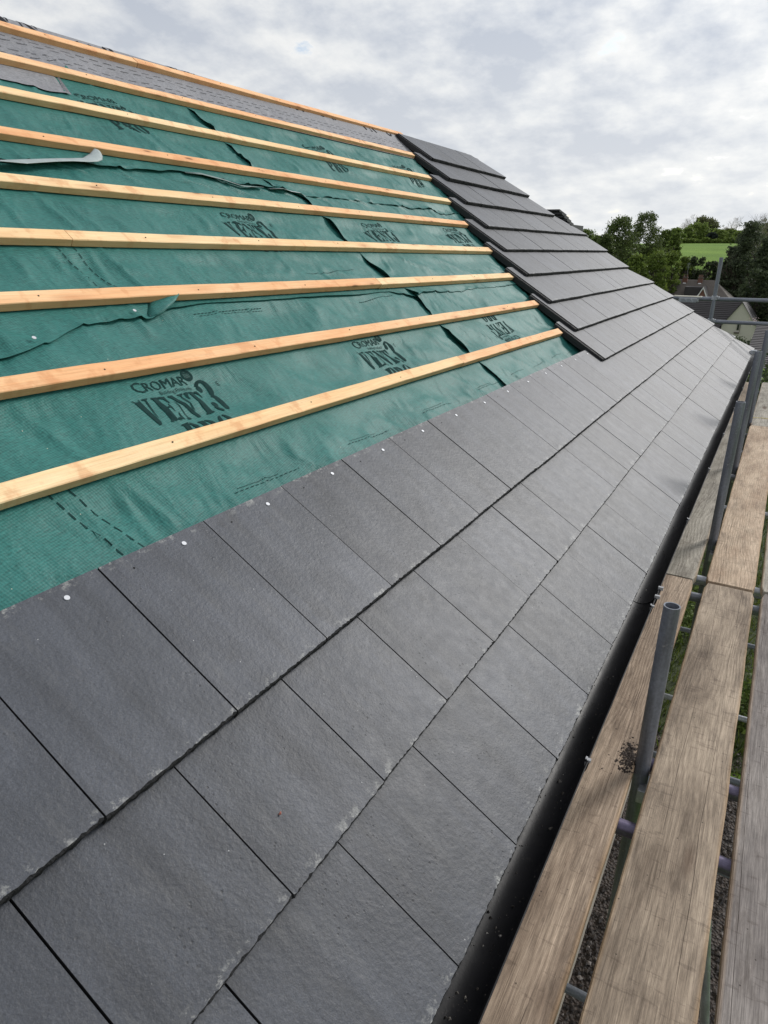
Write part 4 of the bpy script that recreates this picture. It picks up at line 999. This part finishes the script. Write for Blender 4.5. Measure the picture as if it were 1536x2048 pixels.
# local frame: +x away from the camera, +y to the left
def local(parent, mb, name, mats, parent2=None): return mb.build(name, mats, parent2 or parent)
mb = MB(); mb.box(-4.2, 3.6, -6.6, 3.6, 0, 4.6); local(h2, mb, 'wall', M_BRICK)
ez, rz_ = 4.6, 7.75
roof_courses('roof', (-4.6, -7.2, ez), (-4.6, 3.7, ez), (0, 3.7, rz_), (0, -3.6, rz_), 22, M_ROOF_G, h2)
roof_courses('roof', (4.0, -7.2, ez), (-4.6, -7.2, ez), (0, -3.6, rz_), (0, -3.6, rz_), 20, M_ROOF_G, h2)
roof_courses('roof', (4.0, 3.7, ez), (4.0, -7.2, ez), (0, -3.6, rz_), (0, 3.7, rz_), 20, M_ROOF_G, h2)
mb = MB(); mb.add([(-4.5, 3.6, ez), (3.9, 3.6, ez), (0, 3.6, rz_ - .05), (-4.5, 3.75, ez), (3.9, 3.75, ez), (0, 3.75, rz_ - .05)], [(0, 1, 2), (5, 4, 3), (0, 2, 5, 3), (1, 4, 5, 2)]); local(h2, mb, 'gable', M_BRICK)
mb = MB(); mb.box(-4.75, -0.2, 3.62, 4.6, 0, 5.6); local(h2, mb, 'side_wing', M_BRICK)
for (y, pots) in ((1.15, 2), (-1.35, 3)):
    mb = MB(); mb.box(-0.80, -0.30, y - 0.40, y + 0.40, 6.6, 8.05); ch = local(h2, mb, 'chimney', M_BRICK)
    mb = MB(); mb.box(-0.92, -0.18, y - 0.46, y + 0.46, 8.05, 8.18); local(h2, mb, 'chimney_cap', M_ROOF_G, ch)
    for q in range(pots):
        yy = y - 0.25 + 0.5 * q / (pots - 1); mb = MB(); mb.tube((-0.55, yy, 8.18), (-0.55, yy, 8.6), 0.11, 10, r2=0.09); auto_smooth(local(h2, mb, 'chimney_pot', M_BRICK, ch), 50)
    mb = MB(); mb.add([(-1.05, y - .38, 6.95), (-1.05, y + .38, 6.95), (-.87, y + .2, 7.25), (-.87, y - .2, 7.25)], [(0, 1, 2, 3)]); mb.add([(-1.06, y - .40, 6.90), (-1.06, y + .40, 6.90), (-1.03, y + .38, 6.98), (-1.03, y - .38, 6.98)], [(0, 1, 2, 3)])
    local(h2, mb, 'flashing', M_WHITE, ch)
mb = MB(); mb.tube((-0.3, 1.0, 8.6), (-0.3, 0.95, 10.6), 0.025, 6); 
for q in range(4): mb.tube((-0.3, 0.7, 9.7 + q * .25), (-0.3, 1.25, 9.7 + q * .25), 0.015, 5)
local(h2, mb, 'aerial', M_STEEL2)
gy = -2.55
mb = MB(); mb.add([(-5.6, gy - 1.55, 3.6), (-5.6, gy + 1.55, 3.6), (-5.6, gy, 6.65), (-3.9, gy - 1.55, 3.6), (-3.9, gy + 1.55, 3.6), (-3.0, gy, 6.65), (-5.6, gy - 1.4, 0), (-5.6, gy + 1.4, 0), (-4.2, gy - 1.4, 0), (-4.2, gy + 1.4, 0)], [(1, 0, 2), (0, 1, 7, 6), (6, 7, 9, 8), (0, 6, 8, 3), (1, 4, 9, 7)]); g1 = local(h2, mb, 'front_gable', M_BRICK)
for s in (-1, 1):
    mb = MB(); mb.add([(-5.75, gy, 6.86), (-5.75, gy + s * 1.75, 3.45), (-5.75, gy + s * 1.53, 3.30), (-5.75, gy, 6.55), (-5.68, gy, 6.86), (-5.68, gy + s * 1.75, 3.45), (-5.68, gy + s * 1.53, 3.30), (-5.68, gy, 6.55)], [(0, 1, 2, 3), (4, 5, 6, 7), (0, 1, 5, 4), (2, 3, 7, 6)]); local(h2, mb, 'barge_board', M_WHITE)
    mb = MB(); mb.add([(-5.7, gy, 6.9), (-5.7, gy + s * 1.75, 3.5), (-3.6, gy + s * 1.75, 3.5), (-1.2, gy, 6.9)], [(0, 1, 2, 3)]); local(h2, mb, 'gable_roof', M_ROOF_D)
mb = MB(); mb.box(-4.6, -1.6, gy + 0.2, gy + 3.05, 5.2, 6.72); local(h2, mb, 'dormer', M_ROOF_D)
mb = MB(); mb.box(-5.66, -5.6, gy - .13, gy + .13, 4.75, 5.35); local(h2, mb, 'vent', M_WHITE)
for y in (2.4, 0.2, -5.2):
    mb = MB(); mb.box(-4.26, -4.2, y - .6, y + .6, 1.0, 2.2); w_ = local(h2, mb, 'window', M_WHITE); mb = MB(); mb.box(-4.28, -4.262, y - .5, y + .5, 1.1, 2.1); local(h2, mb, 'pane', M_GLASS, w_)

# house 1: pale rendered gable wall with dark roof
h1 = empty('rendered_house', (104.0, 4.8, -12.0), 'house with a pale rendered gable wall and a long dark tiled roof', 'house', 'houses in the valley beyond the scaffold')
ax, ay, az = 0.0, 0.15, 7.2
wl, wr = 2.15, -2.1
mb = MB(); mb.add([(0, wl, 0), (0, wr, 0), (0, wr, 4.1), (0, ay, az - .1), (0, wl, 4.1), (9, wl, 0), (9, wr, 0), (9, wr, 4.1), (9, ay, az - .1), (9, wl, 4.1)],
    [(0, 1, 2, 3, 4), (1, 6, 7, 2), (5, 9, 8, 7, 6), (0, 4, 9, 5)]); local(h1, mb, 'wall', M_REND)
roof_courses('roof', (-0.25, wr - .25, 3.75), (9, wr - .25, 3.75), (9, ay, az), (-0.25, ay, az), 16, M_ROOF_D, h1, 0.05)
roof_courses('roof', (9, wl + .25, 3.75), (-0.25, wl + .25, 3.75), (-0.25, ay, az), (9, ay, az), 16, M_ROOF_D, h1, 0.05)
# long cross wing to the left whose roof slope faces the camera
mb = MB(); mb.box(3.2, 9.0, 2.15, 13.5, 0, 3.2); local(h1, mb, 'wing_wall', M_REND)
roof_courses('wing_roof', (0.3, 2.0, 2.4), (2.6, 14.0, 2.2), (7.6, 14.0, 6.9), (5.6, 0.2, 7.15), 20, M_ROOF_D, h1, 0.06)
roof_courses('wing_roof', (12, 14.0, 2.2), (12, 0.0, 2.2), (5.6, 0.2, 7.15), (7.6, 14, 6.9), 10, M_ROOF_D, h1, 0.06)
mb = MB(); mb.box(-0.08, 0.0, ay - .16, ay + .10, 3.6, 4.5); w_ = local(h1, mb, 'window', M_ROOF_D); mb = MB(); mb.box(-0.10, -0.082, ay - .10, ay + .05, 3.7, 4.4); local(h1, mb, 'pane', M_GLASS, w_)
mb = MB(); mb.box(-0.20, 0.0, ay - .28, ay + .35, 3.15, 3.35); mb.tube((-.1, ay - .28, 3.3), (-.1, ay - .28, 4.6), .03, 6); local(h1, mb, 'balanced_flue', M_ROOF_G)
# nearer dark roof at the right
h3 = empty('dark_roofed_building', (66, 0.4, -9.5), 'low building with a near-black roof right of the pale gable', 'building', 'houses in the valley beyond the scaffold')
mb = MB(); mb.box(-6.2, 6.5, -13, -0.6, 0, 2.6); local(h3, mb, 'wall', M_REND)
roof_courses('roof', (-6.8, -14, 2.5), (-6.8, 1.55, 2.5), (3.7, 1.35, 4.75), (3.7, -14, 4.75), 24, M_ROOF_D, h3, 0.04)
roof_courses('roof', (9.2, 1.3, 2.5), (9.2, -14, 2.5), (3.7, -14, 4.75), (3.7, 1.35, 4.75), 10, M_ROOF_D, h3, 0.04)

# ------------------------------------------------------------------ trees
LM = {'oak': leaf_mat('oak_leaves', (0.042, 0.066, 0.022), (0.135, 0.175, 0.052)), 'lime': leaf_mat('lime_leaves', (0.05, 0.085, 0.018), (0.15, 0.20, 0.045)),
      'shrubtree': leaf_mat('shrub_leaves', (0.065, 0.105, 0.020), (0.19, 0.25, 0.050)), 'holly': leaf_mat('dark_leaves', (0.022, 0.036, 0.020), (0.080, 0.102, 0.046)),
      'cedar': leaf_mat('cedar_needles', (0.034, 0.048, 0.030), (0.105, 0.128, 0.068)), 'far_green': leaf_mat('far_green_leaves', (0.09, 0.135, 0.035), (0.23, 0.30, 0.07)),
      'far_olive': leaf_mat('far_olive_leaves', (0.09, 0.105, 0.045), (0.18, 0.19, 0.085)), 'far_dark': leaf_mat('far_dark_leaves', (0.012, 0.02, 0.016), (0.04, 0.05, 0.04))}
M_BARK = simple('tree_bark', (0.065, 0.052, 0.040), 0.9, var=0.4, scale=3)
M_BARE = simple('pale_bare_twigs', (0.30, 0.27, 0.25), 0.9, var=0.2, scale=3)
def limb_tree(mb, x, y, z, h, spread, rr, levels=3, r0=0.3, crown_lo=0.3):
    def grow(p, d, L_, r, lv):
        q = p + d * L_; mb.tube(p, q, r, 6 if lv < 2 else 4, False, r2=r * 0.62)
        if lv >= levels: return
        for k in range(rr.choice((3, 4)) if lv else 5):
            a = rr.uniform(0, 6.28); s = rr.uniform(.35, .85); nd = (d + Vector((math.cos(a) * s, math.sin(a) * s, rr.uniform(-.1, .35)))).normalized()
            st = p + d * L_ * rr.uniform(.45, 1.0); grow(st, nd, L_ * rr.uniform(.5, .75), r * .5, lv + 1)
    grow(Vector((x, y, z)), Vector((rr.uniform(-.05, .05), rr.uniform(-.05, .05), 1)), h * 0.42, r0, 0)
def crown_pts(kind, n, rr, Rx, Hc, base):
    """clump centres spread through an uneven crown volume, then leaves on each clump"""
    nc = max(10, n // 55); cl = []
    while len(cl) < nc:
        a = rr.uniform(0, 2 * math.pi); t = rr.uniform(0, 1)
        if kind == 'cedar': prof = (0.35 + 0.75 * (1 - t)) * (0.65 + 0.35 * abs(math.sin(t * 14)))
        elif kind == 'holly': prof = 0.55 + 0.55 * math.sin(math.pi * min(1, t * .9 + .1))
        else: prof = math.sin(math.pi * (0.14 + 0.80 * t)) ** 0.6
        prof *= 0.82 + 0.35 * noise.noise(Vector((math.cos(a) * 1.7, math.sin(a) * 1.7, t * 3 + Rx)))
        rad_ = prof * math.sqrt(rr.uniform(0.25, 1.0)); cl.append((math.cos(a) * rad_ * Rx, math.sin(a) * rad_ * Rx, base + t * Hc))
    cl = np.array(cl); idx = rr.randint(0, nc, n); cs = Rx * (0.17 if kind != 'cedar' else 0.20)
    P = cl[idx] + rr.normal(0, 1, (n, 3)) * np.array([cs, cs, cs * (0.75 if kind != 'cedar' else 0.35)]) * .62
    return P
def leaves(P, size, rr):
    n = len(P); a = rr.normal(0, 1, (n, 3)); a /= np.linalg.norm(a, axis=1, keepdims=True); b = np.cross(a, rr.normal(0, 1, (n, 3))); b /= np.linalg.norm(b, axis=1, keepdims=True) + 1e-9
    s = (size * rr.uniform(.5, 1.3, n))[:, None]; a = a * s; b = b * s * .6
    return np.stack([P - a, P - b * .9, P + a, P + b], 1)
TREES = [('oak',143.0,30.2,7.5,3.78),('oak',152.5,27.2,8.7,3.57),('oak',132.1,29.9,4.4,1.95),
('lime',185.4,44.8,5.1,2.51),('lime',177.5,27.1,6.4,2.18),('lime',201.3,28.3,5.9,1.94),
('shrubtree',124.5,22.7,1.0,2.15),('shrubtree',128.6,20.3,1.6,2.36),('shrubtree',134.6,18.8,1.9,1.92),('shrubtree',145.1,17.9,0.6,1.6),
('holly',146.1,15.9,0.8,1.66),('holly',149.4,13.6,-0.2,1.87),('holly',155.1,11.9,-0.6,1.75),
('cedar',145.6,7.9,6.9,4.0),('cedar',150,10.4,2.6,2.3),('cedar',121.6,3.9,3.7,2.51),('holly',146.6,9.6,-0.3,2.41),('holly',115.0,3.8,-0.8,2.21),('holly',112,1.2,-1.9,2.0),
('far_green',345.1,48.5,8.5,2.88),('far_green',382.7,48.4,9.7,3.17),('far_olive',412.4,44.7,16.1,5.43),('far_green',391.7,45.3,12.2,4.95),('far_green',377.9,34.4,8.7,3.07),('far_olive',410.1,32.8,9.9,3.57),('far_green',394.5,26.4,8.2,3.41),('far_dark',373.5,36.6,7.3,2.12),
('far_green',405,40,9.5,4.0),('far_green',400,30,9.0,3.6),('far_olive',418,52,9.8,4.2),('far_green',398,22,10.2,4.0),('far_olive',410,17,12,4.5),
('bare',422.4,52.3,20.7,4.52),('bare',424.5,56.5,16.9,3.24),('bare',445.3,33.1,20.0,3.83),('bare',446.8,37.6,15.2,3.05),('bare',440.0,44.0,16.6,3.30),('bare',183.7,7.9,9.8,2.66),('lime',194.0,9.8,7.7,2.84),
('lime',210,54,7,4),('shrubtree',150,24.5,2.0,3.2),('oak',160,34.5,3.5,3.2),('shrubtree',140,25,-1.0,2.8),('shrubtree',160,29.5,0.5,3.0),('holly',146,26,-2.0,2.4),('holly',145,20.5,-1.6,2.6),('holly',147,17.5,-1.2,2.4),('holly',162,8.5,-1,3.0),('holly',165,20.5,-3.0,3)]
LAB = {'oak': ['large dark oak, left of the pair standing tallest beyond the roof edge', 'large dark oak, right of the pair, with the highest crown on the skyline', 'smaller dark oak close beside the roof edge on the left', 'dark oak partly hidden behind the two tall oaks'],
 'lime': ['yellow-green tree lowest at the left where the roof edge meets the sky', 'mid green tree just right of the tall dark oaks', 'bright green tree at the left end of the meadow hedge', 'half-bare green tree on the skyline at the right edge', 'pale green tree farthest left behind the roof edge'],
 'shrubtree': ['bright green bushy tree nearest the roof edge', 'broad bushy green tree in front of the oaks', 'light green tree at the left corner of the meadow', 'small bushy tree right below the meadow corner', 'green bushy tree under the right oak', 'low green bush below the left oak', 'green bush between the oaks and the meadow'],
 'holly': ['rounded near-black holly in front of the meadow', 'near-black holly in the middle of the dark row below the meadow', 'near-black holly at the right end of the row below the meadow', 'near-black tree just right of the scaffold post', 'near-black tree at the right behind the brick house', 'lowest near-black tree at the right edge', 'dark tree behind the left end of the brick house', 'dark tree behind the left chimney', 'dark tree behind the right chimney', 'dark tree under the big cedar', 'dark tree filling the gap behind the chimneys'],
 'cedar': ['big dark cedar with flat layered boughs at the right', 'slim dark cedar left of the big one', 'dark cedar cut by the right edge of the view'],
 'far_green': ['small light green tree at the left end of the far hedge', 'light green tree second from the left along the far hedge', 'round bright green tree in the middle of the far hedge', 'low green tree right of the small dark one on the far hedge', 'green tree at the right end of the far hedge', 'green tree behind the round bright one', 'green tree filling the gap in the far row', 'green tree half hidden behind the big cedar'],
 'far_olive': ['large brownish-olive tree tallest in the far row', 'olive tree right of the tallest far tree', 'olive tree behind the left end of the far hedge', 'olive tree on the skyline behind the cedar'],
 'far_dark': ['small blackish tree standing in the far hedge'],
 'bare': ['tall bare pale tree spreading above the far row', 'smaller bare tree left of the tall pale one', 'bare tree on the skyline left of the big cedar', 'low bare tree between the olive tree and the cedar', 'bare tree just right of the tallest olive tree', 'large half-bare tree at the right edge of the skyline']}
cnt = {}
for (kind, x, y, zt, rx) in TREES:
    if kind.startswith('far'): zt += 2.6
    i = cnt.get(kind, 0); cnt[kind] = i + 1; rr = np.random.RandomState(abs(hash((round(x), round(y)))) % 10000 if False else int(x * 7 + y * 13) % 9973); r2 = random.Random(int(x * 3 + y * 11))
    zb = terr(x, y) - 0.1; h = zt - zb
    far = x > 300; nm = {'oak': 'oak_tree', 'lime': 'lime_tree', 'shrubtree': 'bushy_tree', 'holly': 'holly_tree', 'cedar': 'cedar_tree', 'bare': 'bare_tree'}.get(kind, 'hedge_tree')
    t = empty(nm, (x, y, zb), LAB[kind][i], 'tree', 'distant trees along the far hedge' if far else 'trees beyond the neighbouring houses')
    mb = MB()
    if kind == 'bare':
        limb_tree(mb, 0, 0, 0, h * 1.05, rx, r2, 4, 0.22 if far else 0.16); mb.build('trunk', M_BARK if not far else M_BARE, t)
        tw = MB()
        for q in range(260 if far else 300):
            a = r2.uniform(0, 6.28); tt = r2.uniform(.45, 1); rr_ = rx * math.sin(math.pi * min(1, (tt - .3) * 1.25)) * r2.uniform(.2, 1)
            p = Vector((math.cos(a) * rr_, math.sin(a) * rr_, h * tt)); d = Vector((math.cos(a) * .5, math.sin(a) * .5, 1)).normalized()
            tw.tube(p - d * 1.1, p, 0.03 if far else .02, 3, False, r2=0.008)
        tw.build('twigs', M_BARE, t)['kind'] = 'stuff'
        if not far:
            P = crown_pts('lime', 900, rr, rx, h * .5, h * .45); link('crown', quads_np('crown', leaves(P, .16, rr)), LM['far_olive'], t)
        continue
    limb_tree(mb, 0, 0, 0, h * 0.95, rx, r2, 3, 0.03 * h, .3); auto_smooth(mb.build('trunk', M_BARK, t), 60)
    lo = {'oak': .16, 'lime': .12, 'shrubtree': .02, 'holly': .0, 'cedar': .08}.get(kind, .05)
    n = {'oak': 15000, 'lime': 6000, 'shrubtree': 8000, 'holly': 7000, 'cedar': 13000}.get(kind, 5200)
    wide = rx * (1.15 if kind in ('oak', 'shrubtree', 'holly') else 1.05) * (1.35 if far else 1)
    P = crown_pts(kind, n, rr, wide, h * (0.97 - lo), h * lo)
    sz = {'oak': .19, 'lime': .25, 'shrubtree': .19, 'holly': .20, 'cedar': .20}.get(kind, .50)
    link('crown', quads_np('crown', leaves(P, sz, rr)), LM[kind], t)
# hedges and undergrowth
def hedge(name, x0, y0, x1, y1, h, w, n, key, label, sz, zoff=0):
    rr = np.random.RandomState(int(x0 + y1) % 999); t = rr.rand(n); P = np.zeros((n, 3)); P[:, 0] = x0 + (x1 - x0) * t + rr.normal(0, w, n); P[:, 1] = y0 + (y1 - y0) * t + rr.normal(0, w * .4, n)
    top = h * (0.75 + 0.3 * np.sin(t * 37) * np.sin(t * 11)); P[:, 2] = np.array([terr(a, b) for a, b in zip(P[:, 0], P[:, 1])]) + zoff + rr.rand(n) ** .7 * top
    tag(link(name, quads_np(name, leaves(P, sz, rr)), LM[key]), label, 'hedge', kind=None)
hedge('hedge', 362, 56, 378, 18, 2.6, 0.8, 9000, 'shrubtree', 'long clipped hedge along the top of the bright meadow', .35)
hedge('hedge', 170, 40, 176, -8, 3.4, 3.0, 16000, 'oak', 'rough dark hedge along the foot of the meadow', .30)
hedge('hedge', 118, 38, 121, -8, 2.4, 2.0, 9000, 'holly', 'dark undergrowth in front of the brick house', .22)
hedge('hedge', 27, 1.6, 31, -12, 4.1, 1.2, 30000, 'holly', 'dense dark hedge below the right-hand end of the scaffold', .09)
hedge('hedge', 96, -1, 99, 6, 1.9, 0.8, 2600, 'holly', 'dark garden hedge right of the pale gable wall', .16)
rr = np.random.RandomState(8); P = np.stack([rr.normal(97.5, .5, 60), rr.normal(2.95, .35, 60), rr.uniform(-7.1, -6.2, 60)], 1)
fl = link('flowering_shrub', quads_np('flowering_shrub', leaves(P, .09, rr)), simple('pink_white_blossom', (0.75, 0.55, 0.58), 0.7)); tag(fl, 'pink and white blossom beside the pale gable wall', 'shrub')
# leafy weeds under the scaffold
for q, (x, y) in enumerate(((11.8, 0.25), (13.4, 0.1), (9.6, -0.95))):
    rr = np.random.RandomState(q + 40); P = np.stack([rr.normal(x, .45, 700), rr.normal(y, .16, 700), terr(x) + np.abs(rr.normal(.15, .22, 700))], 1)
    s = link('weed', quads_np('weed', leaves(P, .045, rr)), LM['lime']); tag(s, ['leafy green weed seen through the gap below the nearest upright tube', 'farther leafy weed beside the first one under the gutter board', 'low weed on the grass below the third board'][q], 'weed', 'weeds growing below the scaffold', kind='stuff')
# pole on the skyline
pl = empty('utility_pole', (221, 50.6, terr(221, 50.6)), 'thin pale pole on the skyline left of the oaks', 'pole')
mb = MB(); mb.tube((0, 0, 0), (0, -.2, 10.0 - terr(221, 50.6)), 0.10, 8, r2=.07); mb.build('pole', simple('grey_pole', (0.35, 0.34, 0.33), 0.8), pl)
mb = MB(); mb.box(-.05, .05, -0.9, 0.5, 14.3, 14.42); 
mb = MB(); mb.box(-.04, .04, -.5, .5, 9.0 - terr(221, 50.6), 9.08 - terr(221, 50.6)); mb.build('crossarm', simple('grey_arm', (0.3, 0.3, 0.3), 0.8), pl)
